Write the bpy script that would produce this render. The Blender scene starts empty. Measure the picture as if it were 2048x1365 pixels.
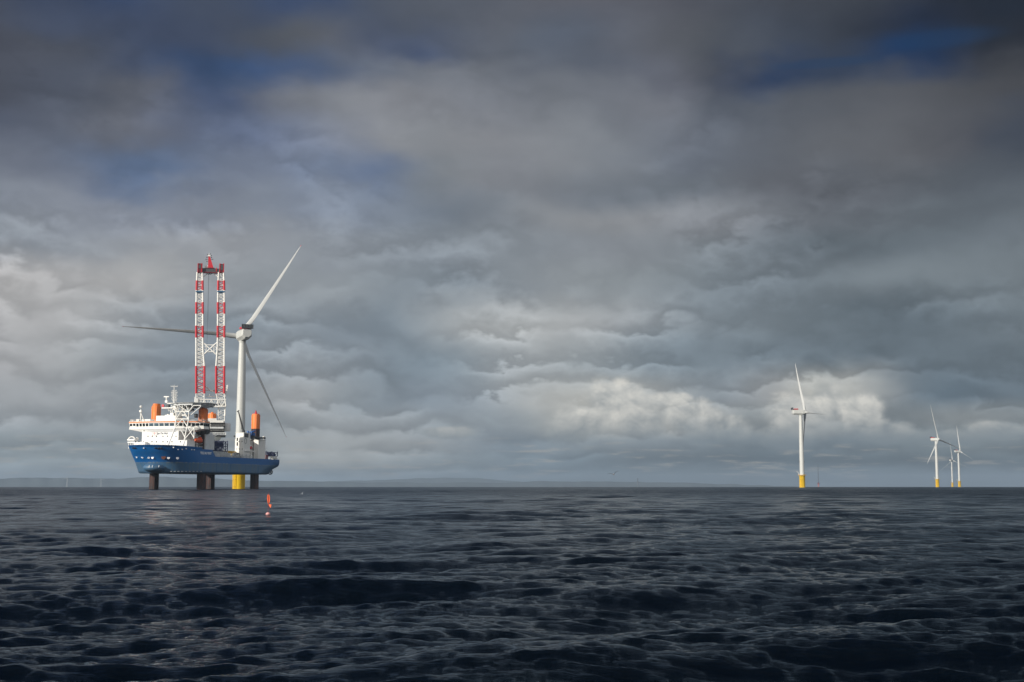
import bpy, bmesh, math, random
import numpy as np
from mathutils import Vector, Matrix
R = math.radians
random.seed(7)
scene = bpy.context.scene
col = scene.collection

# ------------------------------------------------------------------ camera
CAM_H = 2.3
F_PX = 2560.0                                   # focal length in photo pixels (2048 wide)
PITCH = math.atan((972.0 - 682.5) / F_PX)
CP, SP = math.cos(PITCH), math.sin(PITCH)
EARTH = 6.371e6
cam = bpy.data.cameras.new('camera')
cam.lens = 45.0
cam.sensor_width = 36.0
cam.clip_start = 0.1
cam.clip_end = 120000.0
cam_o = bpy.data.objects.new('camera', cam)
cam_o.location = (0, 0, CAM_H)
cam_o.rotation_euler = (R(90) + PITCH, 0, 0)
col.objects.link(cam_o)
scene.camera = cam_o

# ------------------------------------------------------------------ exposure / engine
scene.view_settings.view_transform = 'Standard'
scene.view_settings.look = 'None'
scene.view_settings.exposure = 0.0
scene.view_settings.gamma = 1.0
scene.render.engine = 'CYCLES'
scene.cycles.use_denoising = True
scene.cycles.max_bounces = 6
scene.cycles.volume_bounces = 0
scene.cycles.sample_clamp_indirect = 4.0

# ------------------------------------------------------------------ sun
SUN_AZ = R(-48)        # measured from behind the camera, towards the left
SUN_EL = R(17)
sun_dir = Vector((math.sin(SUN_AZ) * math.cos(SUN_EL), -math.cos(SUN_AZ) * math.cos(SUN_EL), math.sin(SUN_EL)))
sl = bpy.data.lights.new('sun', 'SUN')
sl.energy = 4.9
sl.angle = R(0.5)
sl.color = (1.0, 0.93, 0.82)
so = bpy.data.objects.new('sun', sl)
so.rotation_euler = (-sun_dir).to_track_quat('-Z', 'Y').to_euler()
so.location = (0, 0, 150)
col.objects.link(so)


# ------------------------------------------------------------------ world
def lin(c):
    c = c / 255.0
    return c / 12.92 if c <= 0.04045 else ((c + 0.055) / 1.055) ** 2.4


def srgb(r, g, b):
    return (lin(r), lin(g), lin(b), 1.0)


class NB:
    """Tiny expression builder for shader nodes."""
    def __init__(self, nt):
        self.nt = nt

    def put(self, sock, v):
        if isinstance(v, bpy.types.NodeSocket):
            self.nt.links.new(v, sock)
        else:
            sock.default_value = v

    def m(self, op, *a, clamp=False):
        n = self.nt.nodes.new('ShaderNodeMath')
        n.operation = op
        n.use_clamp = clamp
        for i, v in enumerate(a):
            self.put(n.inputs[i], v)
        return n.outputs[0]

    def add(self, a, b): return self.m('ADD', a, b)
    def sub(self, a, b): return self.m('SUBTRACT', a, b)
    def mul(self, a, b): return self.m('MULTIPLY', a, b)

    def vm(self, op, a, b=None):
        n = self.nt.nodes.new('ShaderNodeVectorMath')
        n.operation = op
        self.put(n.inputs[0], a)
        if b is not None:
            if op == 'SCALE':
                self.put(n.inputs['Scale'], b)
            else:
                self.put(n.inputs[1], b)
        return n.outputs['Value'] if op in ('LENGTH', 'DOT_PRODUCT') else n.outputs[0]

    def sep(self, v):
        n = self.nt.nodes.new('ShaderNodeSeparateXYZ')
        self.put(n.inputs[0], v)
        return n.outputs

    def noise(self, vec, scale, detail=5, rough=0.5, lac=2.0, dist=0.0, color=False):
        n = self.nt.nodes.new('ShaderNodeTexNoise')
        n.noise_dimensions = '3D'
        self.put(n.inputs['Vector'], vec)
        n.inputs['Scale'].default_value = scale
        n.inputs['Detail'].default_value = detail
        n.inputs['Roughness'].default_value = rough
        n.inputs['Lacunarity'].default_value = lac
        n.inputs['Distortion'].default_value = dist
        return n.outputs['Color' if color else 'Fac']

    def smooth(self, v, a, b, lo=0.0, hi=1.0):
        n = self.nt.nodes.new('ShaderNodeMapRange')
        n.interpolation_type = 'SMOOTHSTEP'
        self.put(n.inputs['Value'], v)
        n.inputs['From Min'].default_value = a
        n.inputs['From Max'].default_value = b
        n.inputs['To Min'].default_value = lo
        n.inputs['To Max'].default_value = hi
        return n.outputs[0]

    def mix(self, f, a, b, blend='MIX'):
        n = self.nt.nodes.new('ShaderNodeMix')
        n.data_type = 'RGBA'
        n.blend_type = blend
        self.put(n.inputs[0], f)
        self.put(n.inputs[6], a)
        self.put(n.inputs[7], b)
        return n.outputs[2]

    def ramp(self, f, stops, interp='B_SPLINE'):
        n = self.nt.nodes.new('ShaderNodeValToRGB')
        cr = n.color_ramp
        cr.interpolation = interp
        while len(cr.elements) < len(stops):
            cr.elements.new(0.5)
        for e, (p, c) in zip(cr.elements, stops):
            e.position = p
            e.color = c
        self.put(n.inputs[0], f)
        return n.outputs[0]


world = bpy.data.worlds.new('World')
scene.world = world
world.use_nodes = True
wt = world.node_tree
wt.nodes.clear()
W = NB(wt)
tc = wt.nodes.new('ShaderNodeTexCoord')
D = tc.outputs['Generated']                      # direction
dx, dy, dz = W.sep(D)[:3]
AZ = W.m('ARCTAN2', dx, dy)                      # 0 = north (where the lens looks), + to the east
EL = W.m('ARCSINE', dz)

# large masses of cloud over this stretch of sky: rows by elevation, stops by azimuth
# warped so that no row reads as a row
wn = W.noise(W.vm('MULTIPLY', D, (1, 1, 1.8)), 7.0, 4, 0.55, color=True)
wn = W.vm('SUBTRACT', wn, (0.5, 0.5, 0.5))
wx, wy, wz = W.sep(wn)[:3]
wamp = W.smooth(EL, 0.0, 0.2, 0.015, 0.075)
AZw = W.add(AZ, W.mul(wx, W.mul(wamp, 1.5)))
ELw = W.add(EL, W.mul(wy, wamp))
AZf = W.add(AZw, 0.5)


def pxaz(x): return math.atan((x - 1024) / F_PX)
def pxel(y): return (972.0 - y) / F_PX


ROWS = [
    (966, [(0, 166, 180, 190), (400, 160, 176, 188), (1000, 128, 146, 160), (1400, 96, 112, 122), (2048, 84, 98, 106)]),
    (925, [(0, 150, 161, 167), (300, 152, 161, 165), (650, 164, 168, 168), (800, 150, 158, 162), (1000, 126, 140, 150), (1300, 104, 117, 126), (1600, 92, 106, 115), (2048, 92, 105, 113)]),
    (885, [(0, 140, 149, 154), (400, 142, 150, 154), (620, 156, 160, 161), (860, 146, 152, 156), (1000, 122, 134, 144), (1150, 128, 138, 145), (1350, 124, 134, 141), (1500, 112, 124, 132), (1700, 112, 124, 132), (1900, 120, 131, 136), (2048, 116, 126, 132)]),
    (845, [(0, 148, 153, 157), (300, 142, 149, 154), (500, 140, 149, 155), (620, 150, 155, 158), (900, 138, 146, 152), (1050, 140, 147, 151), (1180, 178, 178, 172), (1400, 172, 172, 168), (1500, 140, 146, 148), (1620, 170, 172, 170), (1760, 128, 136, 140), (1930, 136, 142, 144), (2048, 128, 135, 138)]),
    (800, [(0, 152, 155, 158), (200, 146, 151, 155), (400, 138, 147, 154), (600, 162, 165, 167), (690, 140, 148, 154), (850, 128, 139, 149), (1000, 148, 154, 158), (1180, 182, 182, 177), (1280, 172, 173, 170), (1420, 134, 142, 148), (1560, 158, 160, 160), (1640, 186, 186, 180), (1730, 166, 168, 166), (1830, 104, 116, 125), (2048, 96, 109, 119)]),
    (730, [(0, 164, 165, 167), (150, 152, 156, 159), (350, 132, 142, 151), (600, 146, 153, 159), (760, 126, 138, 148), (900, 128, 140, 149), (1020, 150, 156, 160), (1180, 146, 153, 157), (1300, 122, 133, 141), (1500, 112, 124, 133), (1700, 98, 110, 119), (2048, 98, 110, 119)]),
    (660, [(0, 174, 174, 175), (150, 166, 168, 170), (350, 136, 145, 153), (600, 136, 145, 153), (700, 128, 139, 149), (820, 134, 145, 154), (930, 162, 167, 170), (1060, 168, 171, 172), (1200, 154, 158, 161), (1400, 130, 139, 146), (1600, 112, 123, 131), (1800, 98, 110, 119), (2048, 106, 117, 125)]),
    (585, [(0, 184, 183, 183), (120, 178, 178, 179), (280, 176, 177, 178), (400, 152, 157, 162), (640, 148, 155, 161), (900, 134, 144, 153), (1060, 148, 155, 161), (1200, 144, 151, 156), (1400, 128, 137, 144), (1600, 112, 122, 130), (1750, 122, 132, 139), (2048, 120, 130, 137)]),
    (505, [(0, 146, 153, 162), (150, 150, 156, 164), (400, 158, 162, 168), (560, 150, 156, 164), (760, 138, 146, 155), (1000, 142, 150, 158), (1200, 144, 150, 157), (1400, 130, 138, 145), (1600, 108, 117, 125), (1800, 102, 112, 120), (2048, 110, 119, 127)]),
    (430, [(0, 134, 141, 153), (200, 142, 149, 162), (420, 140, 148, 162), (600, 134, 144, 160), (760, 126, 136, 150), (950, 124, 133, 144), (1150, 146, 150, 155), (1320, 140, 144, 150), (1500, 134, 139, 146), (1640, 114, 120, 128), (1850, 104, 112, 120), (2048, 98, 106, 115)]),
    (365, [(0, 114, 121, 136), (150, 110, 121, 142), (260, 102, 121, 152), (420, 120, 131, 152), (600, 120, 133, 156), (740, 114, 129, 155), (850, 134, 141, 150), (1000, 136, 140, 147), (1200, 120, 127, 136), (1400, 110, 117, 126), (1600, 104, 108, 116), (1850, 92, 98, 106), (2048, 86, 93, 103)]),
    (300, [(0, 88, 95, 112), (150, 96, 102, 116), (260, 108, 113, 126), (420, 100, 112, 138), (560, 122, 131, 150), (720, 144, 148, 156), (860, 142, 146, 152), (1000, 138, 141, 147), (1200, 132, 137, 144), (1330, 112, 119, 130), (1500, 102, 108, 118), (1750, 98, 101, 107), (1950, 86, 89, 97), (2048, 72, 79, 92)]),
    (225, [(0, 76, 80, 92), (150, 78, 84, 98), (300, 94, 99, 112), (420, 80, 94, 124), (520, 114, 120, 134), (650, 134, 138, 146), (780, 132, 135, 142), (950, 122, 126, 134), (1080, 118, 123, 132), (1200, 116, 121, 130), (1330, 116, 120, 129), (1450, 90, 96, 107), (1600, 90, 95, 104), (1800, 88, 91, 98), (2048, 76, 78, 84)]),
    (160, [(0, 72, 76, 88), (150, 74, 80, 94), (300, 66, 80, 108), (430, 60, 82, 118), (560, 74, 94, 130), (680, 90, 103, 128), (800, 112, 119, 132), (960, 116, 121, 130), (1080, 106, 112, 123), (1200, 94, 101, 114), (1350, 98, 102, 113), (1450, 74, 79, 91), (1570, 50, 65, 93), (1700, 54, 66, 88), (1850, 30, 55, 92), (2000, 42, 52, 72), (2048, 40, 46, 58)]),
    (105, [(0, 70, 76, 91), (200, 66, 76, 98), (400, 70, 80, 102), (550, 84, 90, 102), (700, 94, 99, 110), (850, 78, 90, 116), (1000, 94, 100, 112), (1150, 88, 96, 110), (1300, 94, 98, 108), (1450, 84, 88, 96), (1600, 68, 75, 88), (1750, 52, 58, 70), (1900, 36, 46, 66), (2000, 36, 43, 57), (2048, 34, 42, 56)]),
    (25, [(0, 62, 70, 86), (220, 56, 72, 104), (400, 74, 84, 104), (600, 66, 82, 114), (800, 82, 90, 106), (1000, 92, 97, 108), (1250, 90, 92, 101), (1500, 74, 78, 88), (1750, 62, 67, 77), (1950, 52, 57, 69), (2048, 42, 48, 60)]),
]
LAYER_GAIN = 1.0
c_map = None
prev = None
for y, stops in ROWS:
    pts = [(min(1, max(0, pxaz(x) + 0.5)), srgb(r, g, b)) for x, r, g, b in stops]
    rc = W.ramp(AZf, pts, 'CARDINAL')
    if c_map is None:
        c_map = rc
    else:
        f = W.smooth(ELw, prev, pxel(y))
        c_map = W.mix(f, c_map, rc)
    prev = pxel(y)


# billows: cloud thickness sampled twice, the second time a step towards the light.
# Rounded lumps with creases between them: octaves of |noise|, gently warped.
def billow(vec, scale, stretch, octs=5, gain=0.55, warp=0.35):
    v = W.vm('SCALE', W.vm('MULTIPLY', vec, (1, 1, stretch)), scale)
    wv = W.vm('SUBTRACT', W.noise(v, 0.8, 2, 0.5, color=True), (0.5, 0.5, 0.5))
    v = W.vm('ADD', v, W.vm('SCALE', wv, warp * 2))
    tot, amp, fr = None, 1.0, 1.0
    for i in range(octs):
        n = W.noise(W.vm('ADD', v, (3.7 * i, 1.9 * i, 5.3 * i)), fr, 0, 0.5)
        t = W.mul(W.m('ABSOLUTE', W.sub(n, 0.5)), 2.0 * amp)
        tot = t if tot is None else W.add(tot, t)
        amp *= gain
        fr *= 2.03
    return tot                                    # about 0 .. 1, mean near 0.4


# The deck seen edge-on: banks one behind the other. Each bank has a lumpy lit upper edge
# and fades to its grey underside; banks crowd together towards the horizon.
h1 = billow(D, 4.0, 1.5, 5, 0.50, 0.3)
h2 = billow(D, 10.0, 1.6, 5, 0.52, 0.3)
h3 = billow(D, 24.0, 1.8, 4, 0.55, 0.3)
soft = W.noise(W.vm('MULTIPLY', D, (1, 1, 1.5)), 5.0, 4, 0.45, 2.0, 0.2)
soft2 = W.noise(W.vm('ADD', W.vm('MULTIPLY', D, (1, 1, 1.6)), (3.1, 1.7, 0.4)), 9.0, 4, 0.5, 2.0, 0.2)
lel = W.m('LOGARITHM', W.m('MAXIMUM', W.add(EL, 0.075), 0.02), math.e)
w_hi = W.smooth(EL, 0.10, 0.24)
w_lo = W.smooth(EL, 0.10, 0.03)


fine = W.sub(W.noise(W.vm('MULTIPLY', D, (1, 1, 1.5)), 42.0, 5, 0.6, 2.0, 0.4), 0.5)
flat = W.smooth(EL, 0.0, 0.06, 0.30, 1.0)


def banks(k, a0, a1, a2, a3, off, edge):
    u = W.add(W.mul(lel, k), off)
    lump = W.add(W.mul(h1, a1), W.mul(flat, W.add(W.mul(h2, a2), W.mul(h3, a3))))
    u = W.add(W.add(W.sub(u, lump), W.mul(soft, a0)), W.mul(fine, W.mul(flat, 0.55)))
    fr = W.m('FRACT', u)
    e = W.mul(W.mul(edge, W.smooth(soft2, 0.3, 0.7, 0.6, 2.2)), W.smooth(EL, 0.05, 0.32, 0.8, 2.4))
    t = W.m('DIVIDE', W.sub(1.0, fr), e, clamp=True)
    t = W.mul(W.mul(t, t), W.sub(3.0, W.mul(t, 2.0)))
    return W.mul(W.m('POWER', fr, 1.3), t)


b1 = banks(4.2, 2.6, 1.3, 0.55, 0.25, 7.3, 0.38)
b2 = banks(7.5, 3.2, 0.8, 0.9, 0.45, 11.1, 0.34)
m1 = W.smooth(soft2, 0.36, 0.62)
m2 = W.mul(W.smooth(soft2, 0.62, 0.38), W.smooth(EL, 0.36, 0.16, 0.35, 1.0))
det = W.add(W.add(W.mul(W.mul(W.sub(b1, 0.30), m1), 0.60), W.mul(W.mul(W.sub(b2, 0.30), m2), 0.72)),
            W.add(W.mul(W.sub(soft, 0.5), 0.45), W.add(W.mul(W.sub(h2, 0.38), 0.10), W.mul(W.mul(W.sub(h3, 0.38), w_lo), 0.22))))


def blob(px, py, rx, ry):
    u = W.mul(W.sub(AZ, pxaz(px)), F_PX / rx)
    v = W.mul(W.sub(EL, pxel(py)), F_PX / ry)
    return W.m('EXPONENT', W.mul(W.add(W.mul(u, u), W.mul(v, v)), -1.0))


# heaped cumulus in the gap under the deck (right of centre)
cb = None
for b in ((1160, 850, 80, 45), (1222, 812, 60, 46), (1290, 850, 60, 36), (1390, 845, 70, 46), (1345, 800, 45, 14), (1455, 862, 55, 34), (1600, 830, 62, 46), (1652, 815, 45, 40), (1718, 828, 38, 34), (1560, 876, 60, 22), (1760, 870, 60, 22), (1890, 882, 55, 16), (2000, 868, 55, 15), 
          (1245, 782, 40, 14), (885, 866, 55, 12), (1130, 870, 60, 26)):
    g = blob(*b)
    cb = g if cb is None else W.m('MAXIMUM', cb, g)


def heap(vec):
    return billow(vec, 16.0, 1.3, 6, 0.50, 0.18)


hp = heap(D)
hs = W.sub(hp, heap(W.vm('ADD', D, (-0.005, 0, 0.006))))
cover = W.mul(W.smooth(W.add(W.mul(hp, 0.75), W.mul(cb, 0.75)), 0.42, 0.84), W.smooth(cb, 0.04, 0.35))
lit = W.add(W.add(0.56, W.mul(hs, 1.3)), W.mul(W.sub(hp, 0.4), 0.45))
lit = W.m('MINIMUM', W.m('MAXIMUM', lit, 0.0), 1.0)
c_heap = W.mix(lit, srgb(128, 138, 145), srgb(232, 229, 220))
c_heap = W.mix(W.smooth(EL, 0.060, 0.030), c_heap, srgb(128, 139, 146))

# low bright streaks near the horizon
st = W.noise(W.vm('MULTIPLY', D, (1, 1, 9.0)), 26.0, 5, 0.6)
stm = W.mul(W.mul(W.smooth(EL, 0.045, 0.02), W.smooth(EL, 0.002, 0.010)), W.smooth(st, 0.52, 0.70))

gain = W.mul(W.m('MAXIMUM', W.add(1.0, det), 0.2), W.smooth(EL, 0.22, 0.08, 1.0, 1.10))
clouds = W.vm('SCALE', c_map, gain)
clouds = W.mix(W.mul(stm, 0.5), clouds, srgb(192, 184, 172))
clouds = W.mix(W.mul(cover, 0.8), clouds, c_heap)

# clear air in the gaps (Nishita)
sky = wt.nodes.new('ShaderNodeTexSky')
sky.sky_type = 'NISHITA'
sky.sun_disc = False
sky.sun_elevation = SUN_EL
sky.sun_rotation = math.pi - SUN_AZ
gaps = None
for b in ((1905, 134, 120, 20), (1660, 160, 120, 11)):
    g = blob(*b)
    gaps = g if gaps is None else W.m('MAXIMUM', gaps, g)
gapf = W.smooth(W.add(gaps, W.mul(W.sub(0.35, b1), 0.9)), 0.45, 1.1)
blue = W.vm('MULTIPLY', W.vm('SCALE', sky.outputs[0], 0.05), (0.10, 0.30, 0.55))
clouds = W.mix(W.mul(gapf, 0.35), clouds, blue)

# the rest of the sky: broken bright cloud behind and beside the camera, dim deck overhead
back = W.smooth(W.m('ABSOLUTE', AZ), 0.55, 1.5)
bn = W.noise(D, 3.0, 5, 0.55)
c_back = W.mix(W.smooth(bn, 0.35, 0.65), (0.30, 0.35, 0.42, 1), (0.95, 0.93, 0.90, 1))
over = W.mix(W.smooth(bn, 0.35, 0.65), (0.085, 0.115, 0.165, 1), (0.17, 0.20, 0.25, 1))
top = W.smooth(EL, 0.36, 0.55)
clouds = W.mix(top, clouds, over)
back = W.mul(back, W.smooth(EL, 1.25, 0.7))
clouds = W.mix(back, clouds, c_back)
bg = wt.nodes.new('ShaderNodeBackground')
wt.links.new(clouds, bg.inputs['Color'])
bg.inputs['Strength'].default_value = 1.0
wo = wt.nodes.new('ShaderNodeOutputWorld')
wt.links.new(bg.outputs[0], wo.inputs['Surface'])
world.cycles.sampling_method = 'MANUAL'
world.cycles.sample_map_resolution = 512


# ------------------------------------------------------------------ helpers
def tag(o, label=None, cat=None, group=None, kind=None):
    if label: o['label'] = label
    if cat: o['category'] = cat
    if group: o['group'] = group
    if kind: o['kind'] = kind
    return o


def empty(name, loc=(0, 0, 0), rz=0.0):
    o = bpy.data.objects.new(name, None)
    o.empty_display_size = 2.0
    o.location = loc
    o.rotation_euler = (0, 0, rz)
    col.objects.link(o)
    return o


def paint(name, c, rough=0.5, metal=0.0, var=0.10, scale=0.35, dirt=None, dirt_amt=0.0, streak=1.0, spec=0.4, thr=(0.52, 0.72)):
    m = bpy.data.materials.new(name)
    m.use_nodes = True
    nt = m.node_tree
    b = nt.nodes['Principled BSDF']
    N = NB(nt)
    t = nt.nodes.new('ShaderNodeTexCoord')
    v = N.vm('MULTIPLY', t.outputs['Object'], (1, 1, streak))
    n = N.noise(v, scale, 5, 0.6)
    f = N.add(1.0, N.mul(N.sub(n, 0.5), 2 * var))
    base = N.vm('SCALE', (c[0], c[1], c[2]), f)
    if dirt:
        d = N.noise(v, scale * 2.3, 6, 0.65)
        base = N.mix(N.mul(N.smooth(d, thr[0], thr[1]), dirt_amt), base, (*dirt, 1))
    nt.links.new(base, b.inputs['Base Color'])
    b.inputs['Roughness'].default_value = rough
    b.inputs['Metallic'].default_value = metal
    b.inputs['Specular IOR Level'].default_value = spec
    return m


class MB:
    """Collects shapes; build() links them as one mesh object."""
    def __init__(self):
        self.v, self.f, self.mi, self.sm = [], [], [], []

    def add(self, vs, fs, mi=0, smooth=False):
        k = len(self.v)
        self.v += [tuple(p) for p in vs]
        for f in fs:
            self.f.append(tuple(i + k for i in f))
            self.mi.append(mi)
            self.sm.append(smooth)
        return self

    def box(self, a, b, mi=0):
        x0, x1 = sorted((a[0], b[0])); y0, y1 = sorted((a[1], b[1])); z0, z1 = sorted((a[2], b[2]))
        vs = [(x0, y0, z0), (x1, y0, z0), (x1, y1, z0), (x0, y1, z0), (x0, y0, z1), (x1, y0, z1), (x1, y1, z1), (x0, y1, z1)]
        return self.add(vs, [(3, 2, 1, 0), (4, 5, 6, 7), (0, 1, 5, 4), (1, 2, 6, 5), (2, 3, 7, 6), (3, 0, 4, 7)], mi)

    def bbox(self, a, b, e=0.08, mi=0):
        """box with chamfered vertical and top edges"""
        x0, x1 = sorted((a[0], b[0])); y0, y1 = sorted((a[1], b[1])); z0, z1 = sorted((a[2], b[2]))
        def ring(i, z):
            return [(x0 + i, y0 + i + e, z), (x0 + i + e, y0 + i, z), (x1 - i - e, y0 + i, z), (x1 - i, y0 + i + e, z),
                    (x1 - i, y1 - i - e, z), (x1 - i - e, y1 - i, z), (x0 + i + e, y1 - i, z), (x0 + i, y1 - i - e, z)]
        return self.loft([ring(0, z0), ring(0, z1 - e), ring(e, z1)], mi, False)

    def loft(self, rings, mi=0, smooth=True, caps=True):
        n = len(rings[0])
        vs = [p for r in rings for p in r]
        fs = []
        for i in range(len(rings) - 1):
            for j in range(n):
                k = (j + 1) % n
                fs.append((i * n + j, i * n + k, (i + 1) * n + k, (i + 1) * n + j))
        self.add(vs, fs, mi, smooth)
        if caps:
            self.add(rings[0], [tuple(reversed(range(n)))], mi)
            self.add(rings[-1], [tuple(range(n))], mi)
        return self

    def prism(self, poly, z0, z1, mi=0):
        return self.loft([[(x, y, z0) for x, y in poly], [(x, y, z1) for x, y in poly]], mi, False)

    def tube(self, p, q, r, n=6, mi=0, r2=None, smooth=True):
        p, q = Vector(p), Vector(q)
        d = q - p
        if d.length < 1e-6:
            return self
        d.normalize()
        u = d.orthogonal().normalized()
        w = d.cross(u)
        r2 = r if r2 is None else r2
        rg = lambda c, rr: [tuple(c + u * rr * math.cos(2 * math.pi * k / n) + w * rr * math.sin(2 * math.pi * k / n)) for k in range(n)]
        return self.loft([rg(p, r), rg(q, r2)], mi, smooth)

    def lathe(self, prof, c=(0, 0, 0), n=24, mi=0, smooth=True):
        rings = [[(c[0] + r * math.cos(2 * math.pi * k / n), c[1] + r * math.sin(2 * math.pi * k / n), c[2] + z) for k in range(n)] for r, z in prof]
        return self.loft(rings, mi, smooth)

    def ball(self, c, rx, ry=None, rz=None, n=14, m=9, mi=0):
        ry = ry or rx; rz = rz or rx
        rings = []
        for i in range(m + 1):
            a = -math.pi / 2 + math.pi * i / m
            k = max(0.02, math.cos(a))
            rings.append([(c[0] + rx * k * math.cos(2 * math.pi * j / n), c[1] + ry * k * math.sin(2 * math.pi * j / n), c[2] + rz * math.sin(a)) for j in range(n)])
        return self.loft(rings, mi, True)

    def build(self, name, mats, parent=None, loc=None):
        me = bpy.data.meshes.new(name)
        me.from_pydata(self.v, [], self.f)
        for m in (mats if isinstance(mats, (list, tuple)) else [mats]):
            me.materials.append(m)
        me.polygons.foreach_set('material_index', self.mi)
        me.polygons.foreach_set('use_smooth', self.sm)
        bm = bmesh.new()
        bm.from_mesh(me)
        bmesh.ops.recalc_face_normals(bm, faces=bm.faces)
        bm.to_mesh(me)
        bm.free()
        o = bpy.data.objects.new(name, me)
        col.objects.link(o)
        if parent: o.parent = parent
        if loc: o.location = loc
        return o


def copy_tree(o, parent=None):
    c = o.copy()
    col.objects.link(c)
    c.parent = parent
    for ch in o.children:
        copy_tree(ch, c)
    return c


def ray(px, py):
    return Vector(((px - 1024) / F_PX, CP - (682.5 - py) / F_PX * SP, SP + (682.5 - py) / F_PX * CP))


def at(px, py, d):
    """point at distance d (along y) on the line of sight of a photo pixel"""
    v = ray(px, py)
    return Vector((0, 0, CAM_H)) + v * (d / v.y)


def drop(x, y):
    return -(x * x + y * y) / (2 * EARTH)


def lettering(name, body, size, mat, parent, loc, right, up, depth=0.04):
    """flat raised letters standing on a surface; right/up span the plane"""
    cu = bpy.data.curves.new(name, 'FONT')
    cu.body = body
    cu.size = size
    cu.extrude = depth
    cu.resolution_u = 3
    cu.offset = 0.03 * size
    cu.align_x = 'CENTER'
    tmp = bpy.data.objects.new(name + '_tmp', cu)
    col.objects.link(tmp)
    dg = bpy.context.evaluated_depsgraph_get()
    me = bpy.data.meshes.new_from_object(tmp.evaluated_get(dg))
    bpy.data.objects.remove(tmp)
    right, up = Vector(right).normalized(), Vector(up).normalized()
    nrm = right.cross(up)
    M = Matrix((right, up, nrm)).transposed().to_4x4()
    M.translation = Vector(loc)
    me.transform(M)
    me.materials.clear()
    me.materials.append(mat)
    me.name = name
    o = bpy.data.objects.new(name, me)
    col.objects.link(o)
    o.parent = parent
    return o


# ------------------------------------------------------------------ materials
M_WHITE = paint('white_paint', (0.80, 0.79, 0.75), 0.45, var=0.05, scale=0.25, dirt=(0.42, 0.33, 0.22), dirt_amt=0.22, streak=0.3)
M_GREY = paint('grey_paint', (0.58, 0.60, 0.61), 0.5, var=0.08, scale=0.4, dirt=(0.22, 0.16, 0.11), dirt_amt=0.35, streak=0.3)
M_DGREY = paint('dark_grey_steel', (0.07, 0.075, 0.08), 0.55, var=0.2, scale=0.6)
M_BLACK = paint('black_steel', (0.018, 0.019, 0.021), 0.5, var=0.2, scale=0.6)
M_ORANGE = paint('orange_paint', (0.80, 0.20, 0.035), 0.5, var=0.10, scale=0.5, dirt=(0.25, 0.06, 0.02), dirt_amt=0.4, streak=0.15)
M_ORANGE2 = paint('lifeboat_orange', (0.78, 0.11, 0.025), 0.35, var=0.05)
M_RED = paint('red_paint', (0.52, 0.022, 0.035), 0.45, var=0.10, scale=0.5)
M_DRED = paint('dark_red_paint', (0.16, 0.02, 0.03), 0.5, var=0.2, scale=0.5)
M_NAVY = paint('navy_steel', (0.012, 0.022, 0.085), 0.5, var=0.2, scale=0.7)
M_BLUE2 = paint('machine_blue', (0.015, 0.10, 0.33), 0.45, var=0.1)
M_YELLOW = paint('yellow_paint', (0.86, 0.55, 0.012), 0.5, var=0.06, scale=0.4, dirt=(0.25, 0.16, 0.03), dirt_amt=0.25, streak=0.2)
M_YEL2 = paint('yellow_steel', (0.55, 0.33, 0.02), 0.55, var=0.2, scale=0.8)
M_GLASS = paint('dark_glass', (0.012, 0.02, 0.022), 0.12, var=0.1, spec=0.6)
M_STRIPE = paint('orange_stripe', (0.75, 0.22, 0.06), 0.5, var=0.08)
M_TURB = paint('turbine_white', (0.54, 0.55, 0.53), 0.4, var=0.03, scale=0.15)
M_BLADE = paint('blade_white', (0.50, 0.51, 0.50), 0.35, var=0.04, scale=0.2)
M_LETTER = paint('letter_white', (0.78, 0.80, 0.82), 0.5, var=0.03)
M_PALE = paint('faded_grey', (0.30, 0.31, 0.31), 0.6, var=0.03)
M_INK = paint('letter_dark', (0.06, 0.07, 0.10), 0.5, var=0.03)
M_PALERED = paint('pale_red_mark', (0.72, 0.36, 0.34), 0.5, var=0.03)
M_RUST = paint('rust', (0.11, 0.035, 0.018), 0.8, var=0.3, scale=1.0)
M_TEAL = paint('collar_blue', (0.02, 0.10, 0.20), 0.5)


def mat_leg():
    m = bpy.data.materials.new('leg_steel')
    m.use_nodes = True
    nt = m.node_tree
    N = NB(nt)
    b = nt.nodes['Principled BSDF']
    t = nt.nodes.new('ShaderNodeTexCoord')
    v = N.vm('MULTIPLY', t.outputs['Object'], (1, 1, 0.35))
    n1 = N.noise(v, 0.7, 6, 0.65)
    n2 = N.noise(v, 2.2, 4, 0.6)
    c = N.mix(N.smooth(n1, 0.40, 0.62), (0.020, 0.015, 0.017, 1), (0.060, 0.022, 0.016, 1))
    c = N.mix(N.mul(N.smooth(n2, 0.55, 0.75), 0.5), c, (0.010, 0.010, 0.012, 1))
    nt.links.new(c, b.inputs['Base Color'])
    b.inputs['Roughness'].default_value = 0.75
    return m


M_LEG = mat_leg()


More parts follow.
